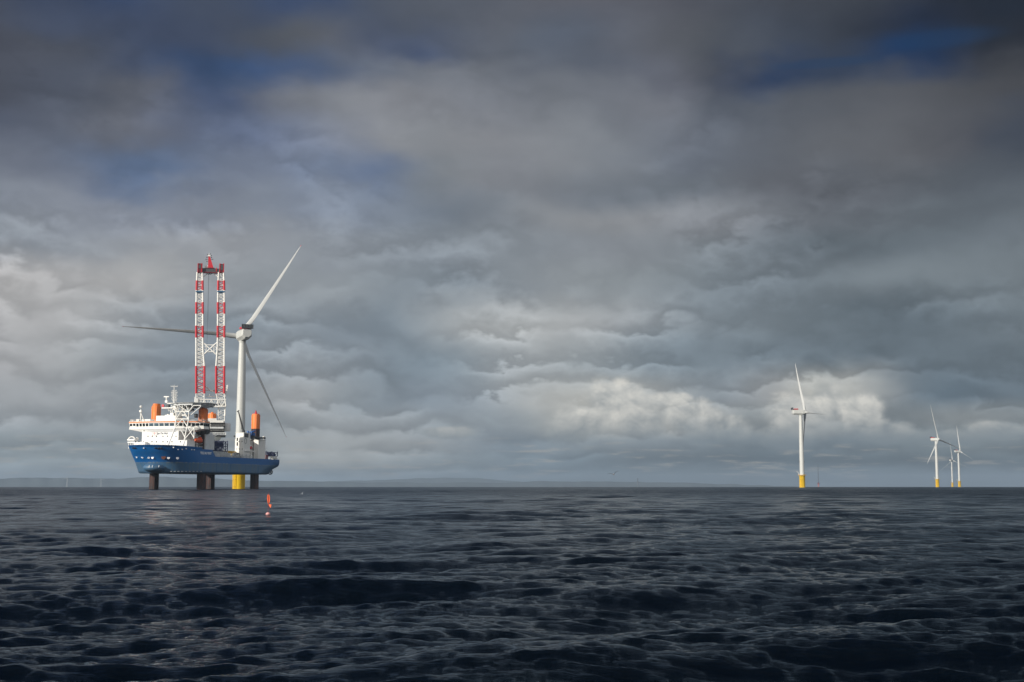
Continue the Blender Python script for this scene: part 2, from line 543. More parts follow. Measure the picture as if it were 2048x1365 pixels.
def mat_hull():
    m = bpy.data.materials.new('hull_paint')
    m.use_nodes = True
    nt = m.node_tree
    N = NB(nt)
    b = nt.nodes['Principled BSDF']
    t = nt.nodes.new('ShaderNodeTexCoord')
    P = t.outputs['Object']
    z = N.sep(P)[2]
    n1 = N.noise(N.vm('MULTIPLY', P, (0.25, 0.25, 1.0)), 0.5, 6, 0.6)
    n2 = N.noise(N.vm('MULTIPLY', P, (1.0, 1.0, 0.12)), 0.8, 5, 0.65)
    zz = N.add(z, N.mul(N.sub(n1, 0.5), 0.8))
    up = N.mix(N.mul(N.smooth(n2, 0.45, 0.75), 0.35), (0.003, 0.105, 0.33, 1), (0.006, 0.085, 0.25, 1))
    lo = N.mix(N.smooth(n2, 0.35, 0.7), (0.045, 0.130, 0.25, 1), (0.085, 0.140, 0.20, 1))
    lo = N.mix(N.mul(N.smooth(zz, 12.0, 10.2), 0.6), lo, (0.020, 0.035, 0.055, 1))
    f = N.smooth(zz, 16.35, 16.65)
    c = N.mix(f, lo, up)
    scum = N.mul(N.smooth(zz, 15.9, 16.4), N.smooth(zz, 17.0, 16.6))
    c = N.mix(N.mul(scum, N.smooth(n2, 0.42, 0.6, 0.1, 0.6)), c, (0.22, 0.26, 0.28, 1))
    n3 = N.noise(N.vm('MULTIPLY', P, (1.0, 1.0, 0.05)), 1.6, 4, 0.7)
    n4 = N.noise(P, 0.12, 3, 0.5)
    c = N.mix(N.mul(N.mul(N.smooth(n3, 0.60, 0.74), N.smooth(n4, 0.48, 0.62)), 0.55), c, (0.070, 0.040, 0.030, 1))
    nt.links.new(c, b.inputs['Base Color'])
    b.inputs['Roughness'].default_value = 0.42
    return m


M_HULL = mat_hull()

# ------------------------------------------------------------------ the sea
rng = np.random.default_rng(11)
NW = 160
_k = np.exp(np.linspace(math.log(2 * math.pi / 21.0), math.log(2 * math.pi / 0.20), NW)) * rng.uniform(0.97, 1.03, NW)
_lam = 2 * np.pi / _k
_slope = np.interp(np.log(_lam), np.log([0.2, 0.8, 1.6, 3.0, 5.0, 10.0, 20.0]), [0.020, 0.020, 0.0185, 0.0155, 0.0125, 0.0105, 0.012]) * rng.uniform(0.6, 1.4, NW)
_amp = _slope / _k
_spread = np.interp(np.log(_lam), [math.log(0.2), math.log(0.8), math.log(3), math.log(20)], [0.80, 0.64, 0.54, 0.42])
_dir = -math.pi / 2 + 0.22 + rng.normal(0, 1, NW) * _spread
_ph = rng.uniform(0, 2 * np.pi, NW)
CHOP = 0.8


def waves(x, y, spacing):
    """Gerstner sum; components shorter than the local mesh can carry are left to roughness"""
    X, Y, Z = x.copy(), y.copy(), np.zeros_like(x)
    # slow patches of rougher and calmer water
    env = 1.0 + 0.30 * np.sin(x * 0.051 + y * 0.033 + 1.0) * np.sin(y * 0.041 - x * 0.027 + 0.4)
    env = env * np.interp(np.hypot(x, y), [22, 45, 110, 300], [1.0, 0.92, 0.84, 0.80])
    for i in range(NW):
        w = np.clip((_lam[i] / np.maximum(spacing, 1e-6) - 2.5) / 3.0, 0, 1)
        if not w.any():
            continue
        kx, ky = _k[i] * math.cos(_dir[i]), _k[i] * math.sin(_dir[i])
        th = kx * x + ky * y + _ph[i]
        a = _amp[i] * w * env
        c, s = np.cos(th), np.sin(th)
        Z += a * c
        X -= CHOP * a * math.cos(_dir[i]) * s
        Y -= CHOP * a * math.sin(_dir[i]) * s
    Z += -(x * x + y * y) / (2 * EARTH)
    return X, Y, Z


def water_z(x, y):
    r = math.hypot(x, y)
    xx, yy = np.array([x]), np.array([y])
    for _ in range(4):
        X, Y, Z = waves(xx, yy, np.array([0.004 * r]))
        xx, yy = xx + (x - X), yy + (y - Y)
    return float(Z[0])


def make_sea():
    az = list(np.arange(-25.0, 25.001, 0.055))
    a, d = 25.0, 0.055
    side = []
    while a < 178:
        d = min(d * 1.12, 4.0)
        a += d
        side.append(min(a, 179.0))
    az = np.radians(np.array([-s for s in reversed(side)] + az + side))
    rr = [2.2]
    while rr[-1] < 11000:
        rr.append(rr[-1] + max(0.016, min(rr[-1] * 0.0028, 30)))
    rr = np.array(rr)
    nr, na = len(rr), len(az)
    A, Rr = np.meshgrid(az, rr)
    x = (Rr * np.sin(A)).ravel()
    y = (Rr * np.cos(A)).ravel()
    daz = np.gradient(az)
    sp = np.maximum(np.gradient(rr)[:, None] * np.ones(na)[None, :], Rr * np.abs(daz)[None, :] * 0.6).ravel()
    X, Y, Z = waves(x, y, sp)
    co = np.stack([X, Y, Z], 1)
    zc = float(co[:na, 2].mean())
    co = np.vstack([co, [[0, 0, zc]]]).astype(np.float32)
    i = np.arange(nr - 1)[:, None] * na
    j = np.arange(na)[None, :]
    j2 = (j + 1) % na
    q = np.stack([i + j, i + j2, i + na + j2, i + na + j], -1).reshape(-1, 4)
    q = q[:, ::-1]
    tri = np.stack([np.full(na, nr * na), np.arange(na), (np.arange(na) + 1) % na], 1)[:, ::-1]
    nv, nq, ntr = len(co), len(q), len(tri)
    me = bpy.data.meshes.new('sea')
    me.vertices.add(nv)
    me.vertices.foreach_set('co', co.ravel())
    me.loops.add(nq * 4 + ntr * 3)
    me.loops.foreach_set('vertex_index', np.concatenate([q.ravel(), tri.ravel()]).astype(np.int32))
    me.polygons.add(nq + ntr)
    me.polygons.foreach_set('loop_start', np.concatenate([np.arange(nq) * 4, nq * 4 + np.arange(ntr) * 3]).astype(np.int32))
    me.polygons.foreach_set('use_smooth', np.ones(nq + ntr, dtype=bool))
    me.update(calc_edges=True)
    me.validate()
    o = bpy.data.objects.new('sea', me)
    col.objects.link(o)
    tag(o, kind='structure')
    m = bpy.data.materials.new('sea_water')
    m.use_nodes = True
    nt = m.node_tree
    nt.nodes.clear()
    N = NB(nt)
    g = nt.nodes.new('ShaderNodeNewGeometry')
    P = g.outputs['Position']
    dist = N.vm('LENGTH', P)
    n = N.noise(P, 0.02, 3, 0.5)
    # the ripples too small for the mesh: bump near by, more and more roughness farther off
    rg = N.add(N.smooth(dist, 15.0, 500.0, 0.05, 0.26), N.mul(N.sub(n, 0.5), 0.06))
    def crest(sx, sy, sc, det):
        # sharp little crests, rounded troughs
        q = N.noise(N.vm('MULTIPLY', P, (sx, sy, 1.0)), sc, det, 0.55, 2.0, 0.5)
        return N.sub(1.0, N.m('ABSOLUTE', N.mul(N.sub(q, 0.5), 3.0)))
    rip = N.add(N.noise(N.vm('MULTIPLY', P, (0.5, 1.5, 1.0)), 7.0, 5, 0.6, 2.0, 0.6), N.mul(N.noise(N.vm('MULTIPLY', P, (0.45, 1.6, 1.0)), 22.0, 3, 0.6, 2.0, 0.4), 0.35))
    far = N.noise(N.vm('MULTIPLY', P, (0.8, 1.2, 1.0)), 0.75, 5, 0.6, 2.1, 0.5)
    bp = nt.nodes.new('ShaderNodeBump')
    bp.inputs['Distance'].default_value = 0.052
    nt.links.new(rip, bp.inputs['Height'])
    nt.links.new(N.smooth(dist, 20.0, 250.0, 1.0, 0.5), bp.inputs['Strength'])
    bp2 = nt.nodes.new('ShaderNodeBump')
    bp2.inputs['Distance'].default_value = 0.35
    nt.links.new(far, bp2.inputs['Height'])
    nt.links.new(N.smooth(dist, 40.0, 300.0, 0.0, 0.45), bp2.inputs['Strength'])
    nt.links.new(bp.outputs[0], bp2.inputs['Normal'])
    # dull slate-blue northern water: a faint reflection face on, a cool one at a low angle
    body = nt.nodes.new('ShaderNodeBsdfDiffuse')
    body.inputs['Color'].default_value = (0.0008, 0.0070, 0.0170, 1)
    b = nt.nodes.new('ShaderNodeBsdfPrincipled')
    b.inputs['Metallic'].default_value = 1.0
    b.inputs['Base Color'].default_value = (0.0130, 0.0165, 0.0200, 1)
    b.inputs['Specular Tint'].default_value = (0.55, 0.64, 0.73, 1)
    nt.links.new(rg, b.inputs['Roughness'])
    nt.links.new(bp2.outputs[0], b.inputs['Normal'])
    mx = nt.nodes.new('ShaderNodeMixShader')
    mx.inputs[0].default_value = 0.92
    nt.links.new(body.outputs[0], mx.inputs[1])
    nt.links.new(b.outputs[0], mx.inputs[2])
    out = nt.nodes.new('ShaderNodeOutputMaterial')
    nt.links.new(mx.outputs[0], out.inputs['Surface'])
    me.materials.append(m)
    return o


make_sea()


# ------------------------------------------------------------------ far coast
def hills(name, d, prof, base, mat):
    """a ridge with real width: profile given by bearing (photo x) and skyline height"""
    xs = np.arange(prof[0][0], prof[-1][0] + 1, 6.0)
    ys = np.interp(xs, [p[0] for p in prof], [p[1] for p in prof])
    r2 = np.random.default_rng(int(d))
    kern = np.hanning(9); kern /= kern.sum()
    ys = np.convolve(np.pad(ys, 4, mode='edge'), kern, 'valid')
    ys = ys + np.convolve(r2.normal(0, 0.7, len(xs) + 8), kern, 'valid') * 1.6
    mb = MB()
    rows = []
    for off, fr in ((-2200, 0.0), (-1300, 0.35), (-500, 0.8), (0, 1.0), (900, 0.8), (2200, 0.0)):
        row = []
        for i, (x, y) in enumerate(zip(xs, ys)):
            p = at(x, y, d)
            z = base + (p.z - base) * min(1, fr * (1 + (0.12 * math.sin(i * 0.9 + off) if 0 < fr < 1 else 0)))
            k = (d + off) / d
            row.append((p.x * k, p.y * k, z))
        rows.append(row)
    n = len(xs)
    vs = [p for r_ in rows for p in r_]
    fs = [(a * n + i, a * n + i + 1, (a + 1) * n + i + 1, (a + 1) * n + i) for a in range(len(rows) - 1) for i in range(n - 1)]
    mb.add(vs, fs, 0, True)
    o = mb.build(name, mat)
    tag(o, kind='structure')
    return o


M_HILL = paint('hazed_hill', (0.115, 0.140, 0.152), 0.9, var=0.4, scale=0.0012, spec=0.1)  # part of the pale blue haze is put into the hill colour
hills('hills', 15500, [(-500, 965), (-250, 957), (0, 958.5), (40, 956), (100, 956.7), (130, 955.5), (190, 957.5), (235, 958), (262, 955.5), (290, 954), (350, 955), (420, 957), (500, 961), (580, 962), (640, 963.5), (700, 965), (800, 965), (980, 966.5), (1040, 965), (1065, 963), (1095, 962.5), (1150, 964), (1250, 964.2), (1320, 965.5), (1420, 967.5), (1520, 970.5), (1600, 974)], -60, M_HILL)
hills('hills', 22000, [(560, 972), (640, 965), (700, 962), (770, 960.5), (840, 957), (900, 955.2), (925, 957), (950, 955.6), (985, 959.5), (1040, 964), (1120, 968), (1250, 974)], -80, M_HILL)

# ------------------------------------------------------------------ haze
hz = MB().box((-19500, -3000, -120), (19500, 27000, 225)).build('haze', [])
tag(hz, kind='stuff')
hm = bpy.data.materials.new('haze_air')
hm.use_nodes = True
hm.node_tree.nodes.clear()
pv = hm.node_tree.nodes.new('ShaderNodeVolumePrincipled')
pv.inputs['Color'].default_value = (0.34, 0.43, 0.54, 1)
pv.inputs['Density'].default_value = 6.5e-5
pv.inputs['Anisotropy'].default_value = 0.0
ho = hm.node_tree.nodes.new('ShaderNodeOutputMaterial')
hm.node_tree.links.new(pv.outputs[0], ho.inputs['Volume'])
hz.data.materials.append(hm)

# ------------------------------------------------------------------ wind turbines
HUB = 106.0
TK = 1.07                                        # the turbines' size over the drawing they are built from


def airfoil(chord, thick, n=9):
    """closed section, x along the chord, y through the thickness"""
    up, lo = [], []
    for i in range(n + 1):
        t = (1 - math.cos(math.pi * i / n)) / 2
        yt = 5 * thick * chord * (0.2969 * math.sqrt(t) - 0.126 * t - 0.3516 * t * t + 0.2843 * t ** 3 - 0.1015 * t ** 4)
        up.append(((t - 0.32) * chord, yt * 1.1))
        lo.append(((t - 0.32) * chord, -yt * 0.8))
    return up + lo[-2:0:-1]


def blade_mesh(pitch):
    """blade along +X from the hub, rotor axis +Z (upwind)"""
    L = 80.0
    rings, n = [], 18
    for i in range(30):
        t = i / 28 * 0.985 if i < 29 else 1.0
        if i == 28: t = 0.987
        r = 2.0 + (L - 2.0) * t
        f = min(1, max(0, (t - 0.02) / 0.16)); f = f * f * (3 - 2 * f)
        chord = 3.7 * (1 - f) + f * (3.6 * (1 - t) ** 0.85 * (1 + 0.1 * t) + 0.25)
        th = 1.0 * (1 - f) + f * (0.36 - 0.22 * t)
        tw = R(pitch - 10 * (1 - t) ** 2 + 1)
        bend = 3.2 * t * t
        ring = []
        foil = airfoil(chord, th)
        for j in range(18):
            a = 2 * math.pi * j / 18
            cx, cy = -1.85 * math.cos(a), 1.85 * math.sin(a)
            fx, fy = foil[j % len(foil)]
            u, w = cx * (1 - f) + fx * f, cy * (1 - f) + fy * f
            ring.append((r, u * math.cos(tw) - w * math.sin(tw), u * math.sin(tw) + w * math.cos(tw) + bend))
        rings.append(ring)
    mb = MB()
    mb.loft(rings[:29], 0, True)
    mb.loft(rings[28:], 1, True)
    return mb


def make_turbine():
    root = empty('wind_turbine')
    tp = MB()
    tp.lathe([(4.0, -12), (4.0, 16.6), (4.15, 16.7), (4.15, 17.4)], n=36)
    tpo = tp.build('transition_piece', M_YELLOW, root)
    bl = MB()
    for s in (-0.9, 0.9):
        bl.tube((-5.1, s, -5), (-5.1, s, 12.5), 0.22, 8)
        for z in (1.5, 6.5, 11.5):
            bl.tube((-5.1, s, z), (-3.9, s, z), 0.16, 6)
    for z in np.arange(0, 16.5, 0.9):
        bl.tube((-4.6, -0.35, z), (-4.6, 0.35, z), 0.06, 5)
    for s in (-0.35, 0.35):
        bl.tube((-4.6, s, -2), (-4.6, s, 17), 0.08, 5)
    bl.build('boat_landing', M_YELLOW, tpo)
    pf = MB()
    pf.lathe([(3.9, 16.75), (5.9, 16.8), (5.9, 17.15), (3.9, 17.2)], n=28, smooth=False)
    for k in range(20):
        a = 2 * math.pi * k / 20
        c, s = math.cos(a) * 5.75, math.sin(a) * 5.75
        pf.tube((c, s, 17.1), (c, s, 18.4), 0.06, 5)
        a2 = 2 * math.pi * (k + 1) / 20
        for z in (17.75, 18.4):
            pf.tube((c, s, z), (math.cos(a2) * 5.75, math.sin(a2) * 5.75, z), 0.05, 5)
    pf.build('platform', M_YEL2, tpo)
    dv = MB()
    dv.tube((-2.6, 3.7, 17.1), (-2.6, 3.7, 20.0), 0.3, 8)
    dv.tube((-2.6, 3.7, 19.8), (-4.5, 6.6, 23.0), 0.3, 8, r2=0.2)
    dv.build('davit', M_WHITE, tpo)
    tw = MB()
    prof = [(3.25, 17.4), (3.25, 19.0), (3.15, 40), (2.85, 70), (2.45, 95), (2.25, HUB - 4.2)]
    tw.lathe(prof, n=40)
    for z in (40, 70, 90):
        rr = np.interp(z, [p[1] for p in prof], [p[0] for p in prof])
        tw.lathe([(rr + 0.0, z - 0.12), (rr + 0.05, z - 0.1), (rr + 0.05, z + 0.1), (rr, z + 0.12)], n=40)
    two = tw.build('tower', M_TURB, root)
    for s in (-1, 1):
        lb = MB().tube((s * 3.0, 0, 36), (s * 3.7, 0, 36), 0.18, 6)
        lb.lathe([(0.45, 35.6), (0.5, 35.8), (0.5, 36.7), (0.35, 36.9)], c=(s * 4.0, 0, 0), n=10)
        lb.build('marker_light', M_DGREY, two)
    dr = MB().box((-0.6, -3.42, 18.2), (0.6, -3.15, 20.6))
    dr.build('door', M_GREY, two)
    # nacelle: local frame, +X upwind; turned about z by yaw
    na = MB()
    sec = lambda x, hw, z0, z1, c: [(x, -hw, z0 + c), (x, -hw + c, z0), (x, hw - c, z0), (x, hw, z0 + c), (x, hw, z1 - c * .5), (x, hw - c * .5, z1), (x, -hw + c * .5, z1), (x, -hw, z1 - c * .5)]
    na.loft([sec(-12.0, 2.9, -1.8, 3.4, 1.7), sec(-10.3, 3.6, -3.2, 3.8, 2.0), sec(3.2, 3.6, -3.7, 3.8, 2.0), sec(5.2, 3.2, -3.3, 3.4, 1.8), sec(6.4, 2.6, -2.6, 2.6, 1.2)], 0, False)
    na.lathe([(2.3, -4.8), (2.5, -4.2), (2.5, -3.5)], n=28)
    nac = na.build('nacelle', M_TURB, root, (0, 0, HUB))
    cl = MB()
    cl.box((-12.6, -3.9, 4.05), (-11.7, 3.9, 6.9))
    for k in range(5):
        yy = -3.9 + 7.8 * k / 4
        cl.box((-12.75, yy - 0.12, 3.9), (-11.55, yy + 0.12, 7.0))
    cl.tube((-11.9, -2.8, 3.5), (-11.9, -2.8, 5), 0.2, 6)
    cl.tube((-11.9, 2.8, 3.5), (-11.9, 2.8, 5), 0.2, 6)
    cl.build('cooler', M_DGREY, nac)
    hh = MB()
    hh.box((-10.6, -3.4, 4.05), (-4.2, 3.4, 4.3))
    for (a, b) in (((-10.6, -3.4), (-4.2, -3.4)), ((-4.2, -3.4), (-4.2, 3.4)), ((-4.2, 3.4), (-10.6, 3.4))):
        hh.box((min(a[0], b[0]) - .05, min(a[1], b[1]) - .05, 4.3), (max(a[0], b[0]) + .05, max(a[1], b[1]) + .05, 5.4))
    hh.build('hoist_platform', M_RED, nac)
    hb = MB()
    # spinner about local +Z (rotor axis)
    hb.lathe([(2.3, -2.4), (2.6, -2.0), (2.7, 0), (2.55, 1.2), (2.0, 2.4), (1.1, 3.1), (0.25, 3.35)], n=28)
    hub = hb.build('hub', M_TURB, root)
    bm_ = None
    for k in range(3):
        if bm_ is None:
            b = blade_mesh(-36).build('blade', [M_BLADE, M_RED], hub)
            bm_ = b.data
        else:
            b = bpy.data.objects.new('blade', bm_)
            col.objects.link(b)
            b.parent = hub
        b.rotation_euler = (0, 0, k * 2 * math.pi / 3)
    return root


def pose_turbine(root, hubx, huby, yaw, phi, tilt=R(5), blade=None):
    """yaw: bearing the rotor faces (0 = +y, clockwise); phi: turn of the rotor"""
    a = Vector((math.sin(yaw) * math.cos(tilt), math.cos(yaw) * math.cos(tilt), math.sin(tilt)))
    r = Vector((math.cos(yaw), -math.sin(yaw), 0))
    u = a.cross(r)
    ov = 6.8
    x, y = hubx * TK - math.sin(yaw) * ov * TK, huby * TK - math.cos(yaw) * ov * TK
    root.location = (x, y, drop(x, y))
    root.scale = (TK, TK, TK)
    rot = Matrix((r, u, a)).transposed()
    for ch in root.children:
        if ch.name.startswith('nacelle'):
            ch.rotation_euler = (0, 0, math.pi / 2 - yaw)
        if ch.name.startswith('hub'):
            if blade:
                for bl in ch.children:
                    bl.data = blade
            ch.location = Vector((math.sin(yaw) * ov, math.cos(yaw) * ov, HUB + 0.6))
            ch.rotation_euler = (rot @ Matrix.Rotation(-phi, 3, 'Z')).to_euler()
        if ch.name.startswith('transition_piece'):
            ch.rotation_euler = (0, 0, R(55))
        if ch.name.startswith('tower'):
            ch.rotation_euler = (0, 0, R(10))


TG = 'offshore wind turbines on yellow bases'
turb = make_turbine()
pose_turbine(turb, -191.0, 893.0, R(-26.9), R(178.2))
tag(turb, 'large white turbine behind the blue vessel, one blade crossing the crane boom', 'wind turbine', TG)
_fb = blade_mesh(64).build('blade', [M_BLADE, M_BLADE])
FEATHERED = _fb.data                              # the running turbines' blades stand at another pitch
bpy.data.objects.remove(_fb)
for (hx, hy, d0, yaw, phi, lab) in (
        (1610.5, 825.8, 1822, 86, 114.2, 'white turbine standing alone right of centre before the bright heaped cloud'),
        (1876.8, 879.0, 2879, 142.9, 75.4, 'nearest of the three clustered white turbines at far right, tallest one'),
        (1920.5, 902.9, 3883, 77.0, 96.3, 'white turbine farthest right in the cluster, nacelle turned side on'),
        (1905.0, 920.2, 5180, 50.0, 95.0, 'smallest faded white turbine between the two bigger ones at far right')):
    t = copy_tree(turb)
    p = at(hx, hy, d0)
    pose_turbine(t, p.x, p.y, R(yaw), R(phi), blade=FEATHERED)
    tag(t, lab, 'wind turbine', TG)

# faint turbines far off at left, before the hills
for i, (px, d, lab, ph) in enumerate(((134, 11500, 'tiny pale turbine in haze before the hills, left one of two', 1.2), (202, 12800, 'tiny pale turbine in haze before the hills, nearer the vessel', 1.9))):
    mb = MB()
    mb.lathe([(4, -30), (4, 15), (3.4, 16), (2.6, 78)], n=12)
    mb.box((-3, -6, 77), (3, 6, 83))
    for k in range(3):
        a = ph + k * 2 * math.pi / 3
        mb.tube((0, -7, 80), (54 * math.cos(a), -7, 80 + 54 * math.sin(a)), 1.7, 6, r2=0.3)
    p = at(px, 972, d)
    o = mb.build('distant_turbine', M_PALE, None, (p.x, p.y, drop(p.x, p.y)))
    tag(o, lab, 'wind turbine', 'faint turbines before the hills')

# slender mast on a monopile, far off right of the lone turbine
mm = empty('met_mast')
p = at(1637, 972, 6800)
mm.location = (p.x, p.y, drop(p.x, p.y))
tag(mm, 'faint slender mast on a pinkish pile base right of the lone turbine', 'mast')
MB().lathe([(3.2, -20), (3.2, 18)], n=14).build('monopile', paint('hazed_red', (0.45, 0.16, 0.14), 0.6), mm)  # pinkish haze tint is put into the pile's own colour
pl = MB().box((-7, -7, 18), (7, 7, 19))
pl.box((-4, -4, 19), (3, 3, 23))
for sx in (-7, 7):
    for sy in (-7, 7):
        pl.tube((sx * .95, sy * .95, 19), (sx * .95, sy * .95, 21), 0.2, 5)
        pl.tube((sx * .9, sy * .9, 18), (sx * .35, sy * .35, 11), 0.35, 6)
pl.build('platform', M_DRED, mm)
lm_ = MB()
for sx, sy in ((-1, -1), (1, -1), (1, 1), (-1, 1)):
    lm_.tube((sx * 1.6, sy * 1.6, 19), (sx * 0.4, sy * 0.4, 118), 0.3, 5)
for k in range(20):
    z0, z1 = 19 + k * 4.95, 19 + (k + 1) * 4.95
    w0, w1 = 1.6 - 1.2 * k / 20, 1.6 - 1.2 * (k + 1) / 20
    lm_.tube((-w0, -w0, z0), (w1, -w1, z1), 0.16, 4)
    lm_.tube((w0, w0, z0), (-w1, w1, z1), 0.16, 4)
lm_.build('lattice_mast', M_DGREY, mm)

# thin stack on the far coast
p = at(1275.5, 965, 14200)
ck = MB().lathe([(9, -70), (7, p.z), (5.5, p.z + 44), (6.0, p.z + 45)], n=12)
tag(ck.build('chimney', M_DGREY, None, (p.x, p.y, 0)), 'thin grey chimney on the far coast, right of the flying gull', 'chimney')

# ------------------------------------------------------------------ the jack-up vessel
TH = 0.242652236
SHIP = Vector((-201.97, 850.40, 0.0))
FWD = Vector((-math.sin(TH), -math.cos(TH), 0))
PRT = Vector((math.cos(TH), -math.sin(TH), 0))
ship = empty('jack_up_vessel', SHIP, math.atan2(FWD.y, FWD.x))
tag(ship, 'blue and white jack-up ship standing on four legs above the sea', 'ship')


def loc_(p):
    d = Vector(p) - SHIP
    return (d.dot(FWD), d.dot(PRT), p[2])


def on_t(px, py, t):
    """where the line of sight of a pixel meets the ship's plane 'port offset = t' -> (s, z)"""
    v = ray(px, py)
    o = Vector((0, 0, CAM_H)) - SHIP
    k = (t - o.dot(PRT)) / v.dot(PRT)
    p = o + v * k
    return p.dot(FWD), p.z


def on_s(px, py, s):
    v = ray(px, py)
    o = Vector((0, 0, CAM_H)) - SHIP
    k = (s - o.dot(FWD)) / v.dot(FWD)
    p = o + v * k
    return p.dot(PRT), p.z


def PS(px, py, s):
    t, z = on_s(px, py, s)
    return Vector((s, t, z))


def PT(px, py, t):
    s, z = on_t(px, py, t)
    return Vector((s, t, z))


HB = 20.5
ZK, ZD, ZF = 9.95, 20.7, 25.0


# --- hull
def stern_s(z):
    return float(np.interp(z, [9.9, 10.6, 12.4, 13.8, 14.6, 15.4, 16.4, 17.6, 20.7], [-50, -52.5, -55.5, -58.5, -62.5, -66.5, -68.8, -70, -70]))


def stem_s(z):
    return float(np.interp(z, [9.9, 12, 16.4, 20.7, 25, 26.5], [66.5, 67.5, 70.0, 74.0, 78.5, 80.0]))


def sh_s(z):
    return float(np.interp(z, [9.9, 16.4, 20.7, 26.5], [38, 44, 48, 51]))


def half_outline(z, s_aft, n=16):
    a, b = sh_s(z), stem_s(z)
    inset = 0.9 if z < 10.2 else 0.0
    h = HB - inset
    pts = [(s_aft + (a - s_aft) * i / 6.0, h) for i in range(6)]
    for i in range(n + 1):
        ph = math.pi / 2 * i / n
        pts.append((a + (b - a) * math.sin(ph) ** 0.92, h * max(0.0, math.cos(ph)) ** 0.80))
    return pts


def full_outline(z, s_aft):
    h = half_outline(z, s_aft)
    return [(s, t, z) for s, t in h] + [(s, -t, z) for s, t in reversed(h[:-1])]


hull = MB()
lv = [9.95, 10.35, 11.2, 12.4, 13.6, 14.8, 16.0, 17.2, 18.6, 20.0, 20.7]
hull.loft([full_outline(z, stern_s(z)) for z in lv], 0, True)


def fo_out(z, s_aft):
    return [(s, t * 1.0, z + max(0, (s - 50)) * 0.03 * (1 if z > 24 else 0)) for s, t, z in full_outline(z, s_aft)]


fl = MB()
hull.loft([fo_out(20.7, 27.5), fo_out(22.2, 30.0), fo_out(23.8, 31.5), fo_out(25.0, 32.0)], 0, True)
# bulwark round the bow, a little outside the shell
bw_o = [p for p in fo_out(24.6, 46.0)]
bw_i = [p for p in fo_out(26.0, 46.0)]
k0 = 5
path = [p for p in bw_o if p[0] > 46.5]
path2 = [p for p in bw_i if p[0] > 46.5]
m_ = min(len(path), len(path2))
rb = []
for p, q in zip(path[:m_], path2[:m_]):
    c = Vector((p[0] - 44, p[1], 0)).normalized() * 0.18
    rb.append([(p[0] + c.x, p[1] + c.y, p[2]), (q[0] + c.x * 2.4, q[1] + c.y * 2.4, q[2]), (q[0] - c.x, q[1] - c.y, q[2]), (p[0] - c.x, p[1] - c.y, p[2])])
hull.loft(rb, 0, False)
# forefoot bulge under the stem
hull.ball((66.0, 0, 13.3), 8.5, 7.2, 3.15, n=28, m=14, mi=0)
# rubbing strakes along the side
for z in (16.5, 19.2):
    hull.box((-66 if z > 17 else -62, HB, z - 0.12), (44, HB + 0.14, z + 0.12))
    hull.box((-66 if z > 17 else -62, -HB - 0.14, z - 0.12), (44, -HB, z + 0.12))
for s in (26, 6, -16, -36):
    hull.box((s - 0.12, HB, 10.6), (s + 0.12, HB + 0.07, 16.2))
hull_o = hull.build('hull', M_HULL, ship)
M_DECK = paint('deck_green', (0.10, 0.13, 0.12), 0.7, var=0.25, scale=0.3)
dk = MB()
dk.box((-69.2, -19.9, 20.704), (27.0, 19.9, 20.76))
dk.box((32.5, -19.2, 25.004), (50.0, 19.2, 25.06))
dk.build('deck', M_DECK, ship)


def hull_point(px, py):
    """nearest hull surface point seen at a pixel, by marching along the line of sight"""
    v = ray(px, py)
    o = Vector((0, 0, CAM_H)) - SHIP
    for d in np.arange(740, 960, 0.05):
        p = o + v * (d / v.y)
        s, t, z = p.dot(FWD), p.dot(PRT), p.z
        if not (ZK <= z <= 26):
            continue
        a, b = sh_s(z), stem_s(z)
        if s <= a:
            inside = abs(t) <= HB and s > stern_s(z)
        elif s < b:
            ph = math.asin(min(1, ((s - a) / (b - a)) ** (1 / 0.92)))
            inside = abs(t) <= HB * math.cos(ph) ** 0.80
        else:
            inside = False
        if inside:
            q = o + v * ((d - 0.15) / v.y)
            return Vector((q.dot(FWD), q.dot(PRT), q.z))
    return None


def bow_normal(p, e=0.4):
    z = p.z
    h = half_outline(z, stern_s(z), 60)
    best = min(range(1, len(h) - 1), key=lambda i: (h[i][0] - p.x) ** 2 + (h[i][1] - abs(p.y)) ** 2)
    a, b = Vector(h[best - 1]), Vector(h[best + 1])
    tng = (b - a).normalized()
    n = Vector((-tng.y, tng.x))
    if n.x * 0.2 + n.y < 0: n = -n
    sg = 1 if p.y >= 0 else -1
    return Vector((n.x, n.y * sg, 0)).normalized()


# white discs and strokes marking the thrusters
for px, py, kind in ((305, 915.5, 'disc'), (297.5, 915.3, 'arrow'), (284, 915.5, 'cross'), (273, 915, 'cross'), (337, 916, 'disc'), (355, 916.5, 'disc')):
    p = hull_point(px, py)
    if p is None: continue
    n = bow_normal(p)
    r = Vector((-n.y, n.x, 0))
    mb = MB()
    c = p + n * 0.05
    if kind == 'disc':
        mb.tube(c - n * .15, c + n * 0.10, 0.85, 16)
    elif kind == 'arrow':
        mb.tube(c - r * .7 - Vector((0, 0, .5)), c + Vector((0, 0, .6)), 0.17, 6)
        mb.tube(c + r * .7 - Vector((0, 0, .5)), c + Vector((0, 0, .6)), 0.17, 6)
        mb.tube(c - r * .7 - Vector((0, 0, .5)), c + r * .7 - Vector((0, 0, .5)), 0.17, 6)
    else:
        mb.tube(c - r * .8 + Vector((0, 0, .6)), c + r * .5 - Vector((0, 0, .6)), 0.2, 6)
        mb.tube(c + r * .5 + Vector((0, 0, .5)), c + r * 1.0 - Vector((0, 0, .3)), 0.18, 6)
    mb.build('thruster_mark', M_LETTER, hull_o)
p = hull_point(327, 914.5)
n = bow_normal(p); r = Vector((-n.y, n.x, 0))
mb = MB()
